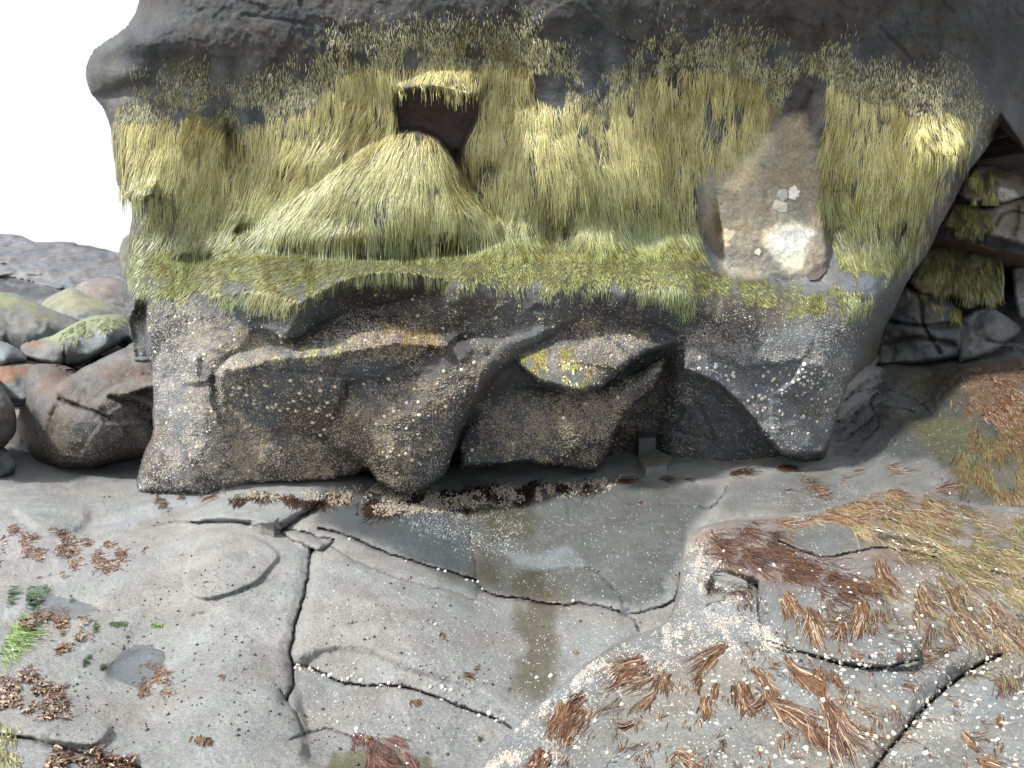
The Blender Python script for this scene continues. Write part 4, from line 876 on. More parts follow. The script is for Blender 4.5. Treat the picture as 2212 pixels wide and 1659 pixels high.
# far ridge
rid, o = simple_boulder([(-700,560),(-300,520),(0,505),(25,506),(46,509),(60,516),(75,523),(110,523),(122,522),(158,523),(172,529),(196,531),(212,536),(226,538),(250,545),(275,547),(420,560),(420,800),(-700,800)],
  [(-700,560,17),(0,508,16),(150,524,15.5),(400,560,15),(-700,800,9.5),(0,640,12),(200,640,12),(400,640,12),(0,800,9.5),(400,800,9.5)], 'rock_ridge', 'long blue-grey layered rock ridge on the skyline behind the left boulders', 6, .5, (.105,.105,.112), 'ridge',
  thick=6, amps=((.5,.30),(2.2,.12),(7,.05)), smooth=False, mat=M_RIDGE, step=3.0, seed=5, wet=.0, strata=(.20, 3.2, (.16,.05,1), 8))
def bf(*a, **k):
    q = simple_boulder(*a, **k); scat.append((q[0], a[0])); return q
bf([(150,640),(165,618),(178,609),(195,603),(213,600),(232,601),(252,605),(272,616),(300,640),(310,700),(180,700),(150,660)], [(160,620,10.6),(232,602,10.9),(300,660,10.5),(230,650,10.2),(160,690,10.2)], 'boulder', 'smooth brown domed boulder touching the huge rock, highest of the left boulders', 26, .7, (.17,.15,.135), paints=[([(150,655),(310,655),(310,710),(150,710)], (.12,.125,.12), 8, .7, 6, 12, 3)], seed=11)
bf([(88,660),(97,647),(120,634),(150,621),(166,624),(185,636),(212,647),(240,655),(275,668),(300,690),(300,760),(90,760),(84,690)], [(100,650,9.8),(160,622,9.9),(270,670,9.6),(150,660,9.2),(250,700,9.1),(100,750,9.1),(290,750,9.1)], 'boulder', 'pointed low boulder with yellow-green top in front of the brown dome', 26, .7, (.15,.155,.14), paints=[([(88,655),(150,615),(240,650),(290,672),(200,672),(110,668)], (.20,.20,.11), 8, .8, 18, 10, 3)], seed=12)
bf([(-120,650),(-40,634),(0,631),(20,632),(38,636),(60,645),(78,653),(100,664),(130,676),(170,690),(200,720),(180,790),(-120,800)], [(-100,655,8.6),(0,633,8.9),(100,665,8.6),(190,720,8.4),(0,690,8.2),(80,700,8.1),(0,780,8.3),(150,780,8.2)], 'boulder', 'long grey boulder with green cap running off the left edge', 30, .6, (.115,.12,.115), paints=[([(-120,650),(0,628),(80,650),(120,680),(60,675),(0,662),(-120,680)], (.17,.18,.07), 8, .8, 20, 12, 3)], seed=13)
slabf, _ = bf([(43,752),(50,742),(68,736),(90,731),(113,725),(135,712),(158,700),(180,689),(208,681),(240,679),(265,680),(285,690),(310,720),(310,770),(275,735),(250,748),(225,762),(195,778),(160,792),(110,788),(70,780),(48,770)],
   [(50,750,7.6),(113,727,7.75),(200,684,7.9),(265,682,7.9),(300,740,7.6),(140,735,7.35),(135,760,7.3),(240,715,7.35),(250,740,7.35),(60,772,7.45),(160,788,7.4)], 'boulder', 'slanting slab boulder with bright green top and a rusty patch at its left end', 12, .22, (.13,.14,.14),
   paints=[([(90,728),(190,680),(285,680),(285,700),(230,712),(180,722),(130,740)], (.20,.23,.12), 7, .9, 8, 12, 3), ([(50,742),(75,736),(105,738),(80,752),(52,752)], (.20,.11,.07), 5, .7, 6, 10, 4)], cracks_=[([(137,745),(140,790)], 3, .04)], seed=14)
bf([(-60,760),(-10,742),(8,740),(24,745),(42,756),(58,768),(58,782),(30,790),(0,800),(-60,810)], [(-50,770,7.3),(10,742,7.4),(50,770,7.3),(10,770,7.05),(0,795,7.1)], 'boulder', 'small blue-grey boulder at the left edge above the orange rock', 18, .3, (.16,.175,.18), seed=15)
bf([(-80,800),(0,790),(40,786),(75,789),(110,800),(150,830),(150,870),(0,880),(-80,870)], [(-70,800,7.0),(75,790,7.05),(140,840,6.9),(20,840,6.6),(0,870,6.6)], 'boulder', 'orange-topped rock tucked behind the big round boulder', 22, .3, (.13,.135,.13), paints=[([(-80,800),(0,785),(80,786),(120,815),(60,812),(20,828),(-80,850)], ORG, 6, .8, 14, 10, 3)], seed=16)
bigb, _ = bf([(38,920),(44,870),(50,820),(58,800),(75,787),(95,786),(118,787),(140,797),(158,808),(175,796),(210,779),(245,762),(272,750),(286,740),(330,735),(380,800),(380,960),(330,985),(292,993),(258,998),(225,1008),(195,1016),(165,1020),(138,1020),(112,1015),(88,1002),(70,984),(52,956),(42,938)],
   [(60,820,6.55),(95,790,6.7),(150,812,6.6),(210,782,6.8),(285,745,6.9),(370,800,6.6),(120,860,6.10),(60,930,6.3),(130,930,5.95),(200,920,5.88),(280,900,6.05),(300,830,6.25),(230,860,6.0),(120,1010,6.05),(200,1010,6.05),(300,985,6.2)], 'boulder', 'big round brown-grey boulder with rusty growth on top, left of the huge rock', 40, .45, (.105,.100,.094),
   layers=[(([(114,852),(118,840),(131,827),(160,808),(210,778),(286,740),(380,735),(380,890),(325,886),(280,872),(232,903),(210,893),(187,884),(150,868),(127,862)], [(120,850,6.08),(165,815,6.2),(285,745,6.75),(325,880,6.0),(230,890,5.92),(250,800,6.35)]), dict(r=22, m=.16, sharp=[9,10,11,12,13], rs=8, ms=.05, k=.01)),
           (([(230,842),(290,815),(380,800),(380,835),(320,838),(260,858),(232,856)], [(235,850,5.98),(330,820,6.0),(260,856,5.92)]), dict(r=10, m=.08, k=.02)) ],
   cracks_=[([(127,862),(150,869),(187,884),(212,893),(238,905)], 3.5, .06), ([(240,858),(280,868),(325,884)], 6, .05)],
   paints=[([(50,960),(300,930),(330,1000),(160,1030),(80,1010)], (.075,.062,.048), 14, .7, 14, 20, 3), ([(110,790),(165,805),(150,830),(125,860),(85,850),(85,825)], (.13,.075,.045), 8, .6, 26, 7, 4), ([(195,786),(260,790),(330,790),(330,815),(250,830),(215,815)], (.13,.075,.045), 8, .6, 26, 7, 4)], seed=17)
bf([(-120,850),(-20,815),(0,828),(14,848),(26,868),(34,892),(36,920),(32,938),(22,952),(0,970),(-60,975),(-120,940)], [(-100,860,6.0),(0,840,5.95),(30,900,5.9),(0,900,5.62),(-60,900,5.5),(0,960,5.7)], 'boulder', 'dark rounded boulder cut by the left edge of the picture', 30, .35, (.085,.08,.072), seed=18)
bf([(-90,980),(-30,968),(0,970),(15,977),(25,986),(34,1000),(35,1012),(26,1024),(10,1032),(-20,1045),(-90,1040)], [(-80,985,5.8),(0,975,5.8),(32,1005,5.75),(0,1005,5.6),(0,1030,5.66)], 'boulder', 'low dark blue-grey boulder at the left edge below the dark round one', 16, .2, (.10,.115,.12), seed=19)
bf([(28,960),(38,900),(60,890),(80,960),(90,1010),(40,1012),(24,990)], [(30,960,6.7),(60,900,6.8),(80,1000,6.6)], 'boulder', 'pale narrow rock face in the gap left of the big round boulder', 14, .2, (.2,.2,.19), seed=20)
bf([(258,545),(262,528),(268,514),(285,508),(300,540),(320,640),(330,830),(275,830),(270,640),(262,590)], [(262,530,8.4),(290,515,8.4),(280,560,8.3),(300,830,8.0)], 'rock', 'tiny green-fringed rock knob peeping out from behind the huge rock', 8, .2, (.14,.14,.09), seed=21)

# ================================================================== 5. CLEFT ROCKS ON THE RIGHT
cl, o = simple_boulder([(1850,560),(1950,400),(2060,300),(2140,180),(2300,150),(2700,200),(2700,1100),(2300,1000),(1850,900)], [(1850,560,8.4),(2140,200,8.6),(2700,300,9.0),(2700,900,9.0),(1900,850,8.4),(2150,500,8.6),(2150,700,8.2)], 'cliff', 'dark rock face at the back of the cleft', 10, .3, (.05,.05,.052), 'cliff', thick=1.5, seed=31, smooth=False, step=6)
bf([(2088,375),(2105,358),(2130,348),(2155,346),(2190,343),(2240,345),(2290,352),(2290,425),(2240,418),(2212,424),(2190,434),(2165,440),(2130,437),(2105,438),(2085,432),(2070,420)], [(2090,370,7.6),(2250,350,7.7),(2100,430,7.4),(2170,435,7.35),(2250,420,7.4),(2160,390,7.4)], 'rock', 'tan angular rock with algae tuft, highest in the cleft', 10, .14, (.15,.13,.10), 'rock', paints=[([(2158,405),(2190,410),(2200,425),(2170,442),(2155,436)], (.45,.44,.38), 4, .9, 5, 10, 2), ([(2080,350),(2150,346),(2230,350),(2230,362),(2150,358)], (.10,.09,.08), 5, .7, 4, 10, 3)], smooth=False, seed=32, wet=.2)
bf([(2040,470),(2060,440),(2090,436),(2118,446),(2160,440),(2200,430),(2290,415),(2290,540),(2212,532),(2165,517),(2121,504),(2080,500),(2036,492)], [(2050,450,7.5),(2120,450,7.45),(2280,430,7.5),(2120,500,7.2),(2210,528,7.15),(2160,470,7.25)], 'rock', 'pale brown slab with sloping underside in the middle of the cleft', 9, .12, (.14,.128,.10), 'rock', cracks_=[([(2150,486),(2165,462),(2190,455),(2212,462)], 4, .04)], paints=[([(2030,430),(2118,438),(2122,505),(2030,500)], (.08,.085,.03), 6, .8, 8, 12, 3)], smooth=False, seed=33, wet=.25)
bf([(1990,520),(2040,510),(2080,518),(2120,525),(2160,540),(2250,560),(2250,600),(2160,590),(2060,560),(1990,545)], [(2000,530,7.9),(2250,590,7.8),(2100,545,7.7)], 'rock', 'rusty dark rock under the overhanging slab in the cleft', 10, .12, (.09,.055,.035), 'rock', smooth=False, seed=34)
bf([(1965,610),(1985,560),(2010,530),(2060,520),(2100,540),(2130,548),(2165,552),(2170,600),(2168,640),(2140,660),(2090,655),(2050,640),(1990,635)], [(1990,560,7.7),(2100,545,7.7),(2165,560,7.7),(2000,630,7.5),(2100,640,7.4),(2080,600,7.5)], 'rock', 'algae-covered block in the lower half of the cleft', 10, .14, (.09,.095,.045), 'rock', smooth=False, seed=35)
bf([(2185,580),(2212,570),(2290,560),(2290,710),(2230,700),(2200,690),(2190,640)], [(2190,590,7.7),(2280,580,7.6),(2200,690,7.5),(2280,700,7.5)], 'rock', 'upright grey rock at the right edge of the cleft', 8, .14, (.13,.135,.13), 'rock', smooth=False, seed=36)
bf([(1900,700),(1925,640),(1960,618),(2000,625),(2050,640),(2080,668),(2085,700),(2080,770),(2000,785),(1890,790)], [(1920,650,7.7),(2050,645,7.6),(2075,760,7.3),(1910,770,7.4),(1990,700,7.35)], 'rock', 'dark rough broken rock at the foot of the cleft', 10, .2, (.075,.078,.078), 'rock', cracks_=[([(1900,690),(1990,705),(2060,700)], 5, .1), ([(1910,740),(1990,730),(2060,745)], 5, .08), ([(1990,640),(1995,700),(2030,760)], 4, .06)], amps=((1.3,.08),(5,.05),(16,.012)), smooth=False, seed=37)
bf([(2068,690),(2100,668),(2140,662),(2170,680),(2195,697),(2210,708),(2195,728),(2170,745),(2140,765),(2070,785),(2066,740)], [(2075,700,7.5),(2140,668,7.5),(2205,708,7.55),(2075,770,7.2),(2150,745,7.25),(2130,705,7.25)], 'rock', 'pointed blue-grey wedge of rock at the right of the cleft floor', 12, .16, (.095,.105,.108), 'rock', cracks_=[([(2130,735),(2165,742),(2190,730)], 4, .04)], smooth=False, seed=38, wet=.5)
cleft = scat[-7:]
def algae_on(pairs, polys, n, name, label, cols, seed=0, ln=(.04,.15), wd=(.0035,.0065), pdir=None, mat=M_ALGAE, curl=.15, off=(.003,.03)):
    Rf = pairs; msk = np.zeros(Rf.X.shape)
    for p in polys: msk = np.maximum(msk, sstep(-6, 8, sdist(Rf.X, Rf.Y, p)+34*N2(Rf.X, Rf.Y, 18, 3, seed))*sstep(-.08, .3, N2(Rf.X, Rf.Y, 15, 3, seed+40)))
    x, y = pick(Rf, msk, n); n = len(x); pal = np.array(cols); c = pal[rng.integers(0, len(pal), n)]*(1+rng.normal(0, .2, (n, 1)))
    o = strands(Rf, x, y, rng.uniform(ln[0], ln[1], n), rng.uniform(wd[0], wd[1], n), c, name, mat, 5, off, pdir=pdir, curl=curl)
    tag(o, label, 'algae' if mat is M_ALGAE else 'seaweed', kind='stuff'); return o
ycol = [(.33,.33,.12),(.42,.38,.14),(.24,.26,.10)]
algae_on(cleft[0][0], [[(2085,368),(2120,355),(2145,380),(2150,430),(2125,438),(2090,430)]], 900, 'algae', 'tuft of yellow-green algae on the tan rock high in the cleft', ycol, 1)
algae_on(cleft[1][0], [[(2040,440),(2110,440),(2125,465),(2118,500),(2040,490)]], 1000, 'algae', 'drooping algae on the left end of the middle cleft slab', [(.14,.15,.05),(.20,.19,.07)], 2)
algae_on(cleft[3][0], [[(1985,560),(2040,530),(2100,545),(2165,560),(2165,640),(2100,650),(2000,630)]], 2600, 'algae', 'dense algae mat over the lower cleft block', [(.16,.17,.07),(.26,.25,.09),(.11,.12,.05)], 3)
algae_on(cleft[5][0], [[(1960,625),(2020,630),(2075,660),(2070,690),(2020,665),(1965,645)]], 300, 'algae', 'thin algae fringe on the dark broken rock', [(.30,.29,.10)], 4)
algae_on(slabf, [[(100,728),(190,682),(280,682),(270,705),(190,715),(130,742)]], 2200, 'algae', 'bright green algae on the slanting slab boulder', [(.27,.30,.16),(.22,.26,.12)], 5, ln=(.02,.07))

# barnacle specks on left boulder, foreground, floor
def dens_of(Rf, items, base_=0.0):
    d = np.full(Rf.X.shape, base_)
    for poly, a, soft in items: d = np.maximum(d, a*sstep(-soft, soft, sdist(Rf.X, Rf.Y, poly)+soft*N2(Rf.X, Rf.Y, 30, 3, 2)))
    return d*(.3+.7*sstep(-.25, .3, N2(Rf.X, Rf.Y, 14, 3, 6)))
d = dens_of(bigb, [([(60,800),(300,780),(330,980),(160,1020),(70,980)], 1, 15)]); x, y = pick(bigb, d, 3600); r = rng.uniform(.0025, .0052, len(x))
tag(cones(bigb, x, y, r, r*.6, shellcols(len(x))*.7, 'barnacles', 5), 'tiny barnacles speckling the big round boulder', 'barnacles', kind='stuff')
fzone = [([(1030,1680),(1206,1480),(1330,1390),(1440,1350),(1470,1200),(1520,1135),(1560,1150),(1550,1250),(1640,1300),(1700,1400),(1500,1420),(1300,1500),(1180,1659)], 1.0, 22)]
d = dens_of(fr, fzone, .05)*(.12+.88*sstep(.0, .3, N2(fr.X, fr.Y, 24, 4, 88)))*(fr.Y < 1680)*(fr.X < 2230); x, y = pick(fr, d, 13000); k = inside(x, y, np.array(front_outline)); x, y = x[k], y[k]; r = rng.uniform(.0016, .0042, len(x))
wc = np.array([(.46,.43,.39),(.42,.36,.30),(.34,.28,.22),(.58,.56,.52)])[rng.integers(0, 4, len(x))]
tag(cones(fr, x, y, r, r*.6, wc, 'barnacles', 6), 'pale barnacles sprinkled over the foreground hump', 'barnacles', kind='stuff')
d = dens_of(gr, [([(300,1062),(420,1058),(620,1058),(800,1050),(960,1070),(1100,1055),(1300,1040),(1340,1030),(1320,1055),(1180,1080),(1060,1090),(960,1100),(830,1110),(700,1080),(500,1070)], 1.0, 8)])
d *= sstep(-.1, .25, N2(gr.X, gr.Y, 22, 3, 71)); x, y = pick(gr, d, 3000); r = rng.uniform(.005, .011, len(x))
tag(cones(gr, x, y, r, r*.9, shellcols(len(x))*.62, 'barnacles', 6), 'heaped tan barnacles along the foot of the huge rock', 'barnacles', kind='stuff')
d = dens_of(gr, [([(800,1090),(930,1080),(1100,1080),(1140,1110),(1120,1180),(1010,1200),(900,1150)], 1.0, 20), ([(1010,1050),(1500,1060),(1450,1300),(1060,1280)], .12, 20), ([(690,1200),(1300,1320),(1380,1360),(1100,1600),(640,1600)], .08, 20), ([(1560,1040),(2100,1060),(1700,1110)], .3, 10), ([(1820,860),(2200,780),(2200,1000),(1800,990)], .15, 20)])
x, y = pick(gr, d, 4200); r = rng.uniform(.0022, .0048, len(x))
tag(cones(gr, x, y, r, r*.5, np.tile((.55,.56,.54), (len(x), 1))*rng.uniform(.7, 1.1, (len(x), 1)), 'barnacles', 5), 'fine white barnacle specks in the wet hollow and on the slabs', 'barnacles', kind='stuff')

# ================================================================== 6. SHELLS AND SNAILS, one object each
def lathe(prof, sides, colf, ridge=0, name='shell'):
    V = []; C = []
    for k, (r, z) in enumerate(prof):
        for i in range(sides):
            a = i/sides*2*math.pi; rr = r*(1+(ridge if i % 2 else -ridge)); V.append((rr*math.cos(a), rr*math.sin(a)*.9, z)); C.append(colf(k))
    n = len(prof); F = [(k*sides+i, k*sides+(i+1) % sides, (k+1)*sides+(i+1) % sides, (k+1)*sides+i) for k in range(n-1) for i in range(sides)]
    V.append((0.05, 0, prof[-1][1]*1.02)); C.append(colf(n-1)); T = [((n-1)*sides+i, (n-1)*sides+(i+1) % sides, len(V)-1) for i in range(sides)]
    me = bpy.data.meshes.new(name); me.from_pydata(V, [], F+T); me.update()
    a = me.attributes.new('tint', 'FLOAT_COLOR', 'POINT'); a.data.foreach_set('color', np.concatenate([np.array(C, np.float32), np.ones((len(V), 1), np.float32)], 1).ravel())
    me.materials.append(M_SHELL); return me
limp_cols = [((.58,.50,.36),(.70,.64,.50)), ((.52,.42,.28),(.62,.52,.38)), ((.70,.68,.64),(.5,.5,.48))]
LIMP = [lathe([(1, -.1), (.95, .05), (.62, .38), (.28, .62)], 12, lambda k, c=c: tuple(np.array(c[0])*(1-k/3)+np.array(c[1])*(k/3)), .05, 'limpet') for c in limp_cols]
OPEN = lathe([(1, -.1), (.75, .30), (.55, .34), (.38, .12)], 10, lambda k: (.80,.80,.78) if k < 3 else (.30,.30,.29), .05, 'white_barnacle')
def snail_mesh(col, name='sea_snail'):
    V = []; F = []; sides = 9; turns = [(.25,-.15,-.05), (.85,.05,0), (1,.35,.02), (.85,.68,.08), (.52,.95,.16), (.42,1.08,.18), (.2,1.28,.22)]
    for r, z, o in turns:
        for i in range(sides):
            a = i/sides*2*math.pi; V.append((r*math.cos(a)*1.0+o, r*math.sin(a)*.88, z*.85))
    for k in range(len(turns)-1):
        for i in range(sides): F.append((k*sides+i, k*sides+(i+1) % sides, (k+1)*sides+(i+1) % sides, (k+1)*sides+i))
    V.append((.24, 0, 1.2)); F += [((len(turns)-1)*sides+i, (len(turns)-1)*sides+(i+1) % sides, len(V)-1) for i in range(sides)]
    me = bpy.data.meshes.new(name); me.from_pydata(V, [], F); me.update()
    for p in me.polygons: p.use_smooth = True
    C = np.ones((len(V), 4), np.float32); C[:, :3] = col; C[-sides-1:, :3] = np.array(col)*1.6
    a = me.attributes.new('tint', 'FLOAT_COLOR', 'POINT'); a.data.foreach_set('color', C.ravel()); me.materials.append(M_SNAIL); return me
M_SNAIL = attr_material('snail_shell', .3, .6)
SN = [snail_mesh((.020,.020,.024)), snail_mesh((.045,.038,.032))]; SNW = [snail_mesh((.52,.46,.40), 'pale_sea_snail'), snail_mesh((.62,.58,.52), 'pale_sea_snail')]
def put(Rf, x, y, meshes, name, rad, label, cat, group, tilt=0):
    x = np.asarray(x, float); y = np.asarray(y, float); v = Rf.samp(Rf.v, x, y); P = place(x, y, v); N = Rf.samp(Rf.NS, x, y)
    for i in range(len(x)):
        me = meshes[random.randrange(len(meshes))]; o = bpy.data.objects.new(name, me); COL.objects.link(o)
        q = Vector(N[i]).normalized().to_track_quat('Z', 'Y'); o.rotation_mode = 'QUATERNION'
        o.rotation_quaternion = q @ Matrix.Rotation(random.uniform(0, 6.28), 4, 'Z').to_quaternion()
        r = rad(i) if callable(rad) else rad; o.scale = (r, r*random.uniform(.85, 1.1), r*random.uniform(.75, 1.1)); o.location = P[i]; tag(o, label, cat, group)
def along(pts, n, j=5):
    p = smooth_line(pts, 6, False); s = np.concatenate([[0], np.cumsum(np.linalg.norm(np.diff(p, axis=0), axis=1))]); t = rng.uniform(0, s[-1], n)
    return np.interp(t, s, p[:, 0])+rng.normal(0, j, n), np.interp(t, s, p[:, 1])+rng.normal(0, j*.6, n)
# dark snails
sx, sy = [], []
for k, n_, j in (('a', 26, 4), ('b', 40, 4), ('f', 46, 4), ('h', 14, 4), ('i', 12, 5), ('j', 5, 4)):
    a, b = along(cracks[k], n_, j); sx += list(a); sy += list(b)
dz = dens_of(gr, [([(150,1160),(640,1180),(620,1600),(100,1640),(200,1350)], 1, 25), ([(690,1220),(1100,1320),(1300,1340),(1090,1540),(700,1440)], 1.0, 20), ([(660,1500),(1080,1570),(1000,1659),(650,1659)], .8, 20), ([(1300,1080),(1460,1120),(1440,1290),(1250,1240)], .7, 20), ([(100,1020),(600,1090),(500,1130),(60,1140)], .4, 10)])
a, b = pick(gr, dz, 250-len(sx)); sx += list(a); sy += list(b)
put(gr, sx, sy, SN, 'sea_snail', lambda i: random.uniform(.0048, .0082), 'tiny dark sea snail on the pale rock floor', 'snail', 'dark sea snails scattered over the rock floor')
a, b = pick(gr, dz, 430); r = rng.uniform(.0028, .0045, len(a)); n_ = len(a)
o = cones(gr, a, b, r, r*1.1, np.tile((.025,.025,.028), (n_, 1)), 'small_sea_snails', 6); tag(o, 'smallest dark sea snails peppering the rock floor', 'snails', kind='stuff')
# pale snails
a1, b1_ = along(cracks['b'], 30, 6); a2, b2_ = along(cracks['f'], 12, 5)
a3 = [765,760,752,780,955,962,975,930,940,770,770,730,1160,1190]; b3 = [1434,1460,1466,1470,1485,1490,1492,1484,1350,1575,1582,1560,1465,1462]
put(gr, list(a1)+list(a2)+a3, list(b1_)+list(b2_)+b3, SNW, 'pale_sea_snail', lambda i: random.uniform(.006, .013), 'pale rounded sea snail beside a crack in the rock floor', 'snail', 'pale sea snails along the floor cracks')
# shells on the foreground hump
dd = dens_of(fr, [([(1500,1180),(1650,1200),(2000,1260),(2212,1330),(2212,1659),(1100,1659),(1330,1420),(1450,1350)], 1, 20)])*(fr.Y < 1656)*(fr.X < 2208)
a, b = pick(fr, dd, 120); ac, bc_ = along([(2160,1415),(2056,1476),(1996,1531),(1946,1591)], 30, 10); ae, be_ = along([(1656,1383),(1756,1416),(1906,1441)], 24, 6)
a = np.concatenate([a, ac, ae]); b = np.concatenate([b, bc_, be_]); k = inside(a, b, np.array(front_outline)); a, b = a[k], b[k]
put(fr, a, b, LIMP[:2]+SNW, 'limpet', lambda i: random.uniform(.0045, .0095), 'cream limpet clinging to the foreground hump', 'shell', 'cream shells on the foreground hump')
a, b = pick(fr, dd*(fr.X > 1500), 150)
put(fr, a, b, [OPEN, LIMP[2]], 'white_barnacle', lambda i: random.uniform(.004, .0072), 'white ring-shaped barnacle on the foreground hump', 'barnacle', 'white barnacles on the foreground hump')
a, b = along([(2130,1435),(2056,1476),(1996,1531),(1930,1600)], 30, 9); k2 = rng.uniform(1500, 2200, 20), rng.uniform(1230, 1640, 20)
put(fr, list(a)+list(k2[0]), list(b)+list(k2[1]), SN, 'sea_snail', lambda i: random.uniform(.005, .008), 'dark sea snail on the foreground hump', 'snail', 'dark sea snails on the foreground hump')
# limpets on the great rock's faces
dl = np.maximum(bar*.6, zone([(480,815),(740,815),(735,930),(600,910),(490,860)], 8, 4, 2)); dl = np.maximum(dl, zone([(740,830),(960,800),(1050,770),(960,960),(880,1040),(740,960)], 10, 4, 2)*.9); dl = np.maximum(dl, .25*zone([(740,640),(1150,650),(1100,760),(900,690)], 10, 4, 2))
a, b = pick(R, dl*(X < 1420), 140)
put(R, a, b, LIMP[:2], 'limpet', lambda i: random.uniform(.010, .017), 'cream limpet on the lower face of the huge rock', 'limpet', 'limpets on the lower face of the huge rock')
a, b = pick(R, zone([(1490,780),(1820,800),(1780,940),(1680,930),(1580,840)], 15, 20, 4), 85)
put(R, a, b, [LIMP[2], LIMP[0], OPEN], 'white_limpet', lambda i: random.uniform(.009, .016), 'white limpet on the right-hand end face of the huge rock', 'limpet', 'white limpets on the right end face of the huge rock')

# ================================================================== 7. SEAWEED
brn = np.array([(.135,.068,.032),(.19,.105,.050),(.070,.036,.030),(.32,.25,.18),(.10,.052,.042)]); olv = np.array([(.15,.14,.06),(.22,.18,.09),(.22,.23,.11)])
def clump(Rf, x, y, ang, L, spread, n, pal, label, wd=.008, group=None, cat='seaweed', fan=.35, name='seaweed_clump'):
    """one tuft of flat ribbons lying on the rock. ang in degrees on the sheet, L and spread in sheet units"""
    a = math.radians(ang); t = rng.uniform(0, .35, n); s = rng.normal(0, spread*.42, n)
    px = x+math.cos(a)*L*t-math.sin(a)*s; py = y+math.sin(a)*L*t+math.cos(a)*s
    px = np.clip(px, Rf.xs[0]+5, Rf.xs[-1]-5); py = np.clip(py, Rf.ys[0]+5, Rf.ys[-1]-5)
    vv = Rf.samp(Rf.v, px, py); ln = L*rng.uniform(.3, .85, n)/FPX*vv*1.25
    c = pal[rng.integers(0, len(pal), n)]*(1+rng.normal(0, .25, (n, 1))); off0 = rng.normal(0, fan, n)
    o = strands(Rf, px, py, ln, rng.uniform(.6, 1.4, n)*wd, c, name, M_WEED, 5, (.001, .010), pdir=lambda X_, Y_: a+off0[:len(X_)]*.35+.6*N2(X_, Y_, 60, 2, int(abs(x)))+.4*N2(X_, Y_, 18, 2, int(abs(y))), curl=.2, width_tip=.3)
    tag(o, label, cat, group); return o
SWG = 'brown seaweed tufts on the foreground hump'
tufts = [ # x, y, angle, length, spread, n, label
 (1265,1500,150,40,30,60,'dark purple-brown seaweed mass near the left rim of the foreground hump'),
 (1240,1520,110,90,70,240,'largest dark tuft of seaweed, low on the left side of the foreground hump'),
 (1400,1430,150,90,55,150,'golden-brown seaweed mat just right of the hump rim'),
 (1440,1450,110,60,40,70,'small brown tuft below the golden mat'),
 (1575,1382,128,110,16,90,'long narrow amber tuft pointing down-left in mid hump'),
 (1515,1450,105,60,14,40,'short amber tuft ending the long narrow one'),
 (1550,1475,100,50,10,40,'slim brown tuft left of the fan-shaped one'),
 (1600,1470,85,80,30,90,'fan-shaped tuft of shiny brown ribbons'),
 (1525,1500,95,60,18,60,'golden tuft with a green foot on the lower hump'),
 (1625,1440,50,105,18,90,'brown strap tuft slanting down-right at mid hump'),
 (1695,1415,58,120,18,110,'longest straight strap tuft on the hump'),
 (1765,1440,65,60,24,60,'forked brown tuft under the crack, left fork'),
 (1795,1450,60,50,14,40,'forked brown tuft under the crack, right fork'),
 (1780,1510,48,130,26,140,'broad striped tuft running toward the bottom right'),
 (1650,1500,40,110,14,90,'thin long tuft crossing the lower hump'),
 (1745,1555,50,80,18,70,'short tuft between the two long straps'),
 (1860,1295,80,85,26,120,'thick rust-brown tuft hanging above the crack'),
 (1745,1310,75,100,16,90,'purple-brown tuft draped above the crack'),
 (1690,1280,55,70,26,70,'brown tuft on the step edge'),
 (1820,1340,95,50,20,50,'curled amber tuft beside the rust-brown one'),
 (1900,1210,70,80,30,100,'orange-brown tuft falling from the upper seaweed band'),
 (1650,1500,120,40,20,40,'small tuft left of the thin long one'),
 (2165,1545,110,30,12,30,'isolated small brown tuft near the right edge'),
 (2080,1580,60,50,16,40,'small brown tuft low on the right'),
 (2105,1640,20,90,14,50,'olive tuft at the bottom right corner'),
 (1390,1655,80,40,30,60,'orange-brown tuft cut by the bottom edge, left'),
 (1455,1620,45,60,18,50,'reddish ribbons just above the bottom edge'),
 (1180,1620,120,60,40,90,'reddish seaweed on the lower rim of the hump'),
 (1420,1490,125,60,10,40,'thin golden tuft pointing down-left'),
 (1370,1560,160,30,12,30,'small dark tuft among white shells'),
]
for (x, y, an, L_, sp, n_, lb) in tufts: clump(fr, x, y, an, L_*1.3, sp*.62, int(n_*1.3), brn, lb, .0046, SWG)
def band(Rf, poly, n, pd, pal, label, ln=(.05,.16), wd=.006, soft=14, name='seaweed', curl=.45, off=(.001,.009), kind='stuff', thr=(-.2,.3)):
    m = sstep(-soft, soft, sdist(Rf.X, Rf.Y, poly)+soft*N2(Rf.X, Rf.Y, 40, 3, 8))*sstep(thr[0], thr[1], N2(Rf.X, Rf.Y, 26, 3, 19))
    x, y = pick(Rf, m, int(n*1.4)); n = len(x)
    if n == 0: print('EMPTY', label); return
    c = pal[rng.integers(0, len(pal), n)]*(1+rng.normal(0, .25, (n, 1)))
    o = strands(Rf, x, y, rng.uniform(ln[0], ln[1], n), rng.uniform(.5, 1.3, n)*wd*.72, c, name, M_WEED, 5, off, pdir=pd, curl=curl, width_tip=.5); tag(o, label, 'seaweed', kind=kind); return o
D2 = math.radians
band(fr, [(1530,1150),(1620,1130),(1720,1180),(1830,1240),(1900,1290),(1800,1290),(1660,1240),(1560,1200)], 900, lambda x, y: D2(22)+0*x, brn[[0,2,4,2]], 'dark red seaweed streaks on the shoulder of the foreground hump', wd=.005)
band(fr, [(1600,1120),(1760,1106),(1930,1048),(2060,1085),(2000,1130),(1850,1130),(1700,1125)], 1300, lambda x, y: D2(8)+.5*sstep(1850, 2050, x), brn[[0,1,3,1]], 'orange-brown seaweed along the crest of the foreground hump', wd=.0055)
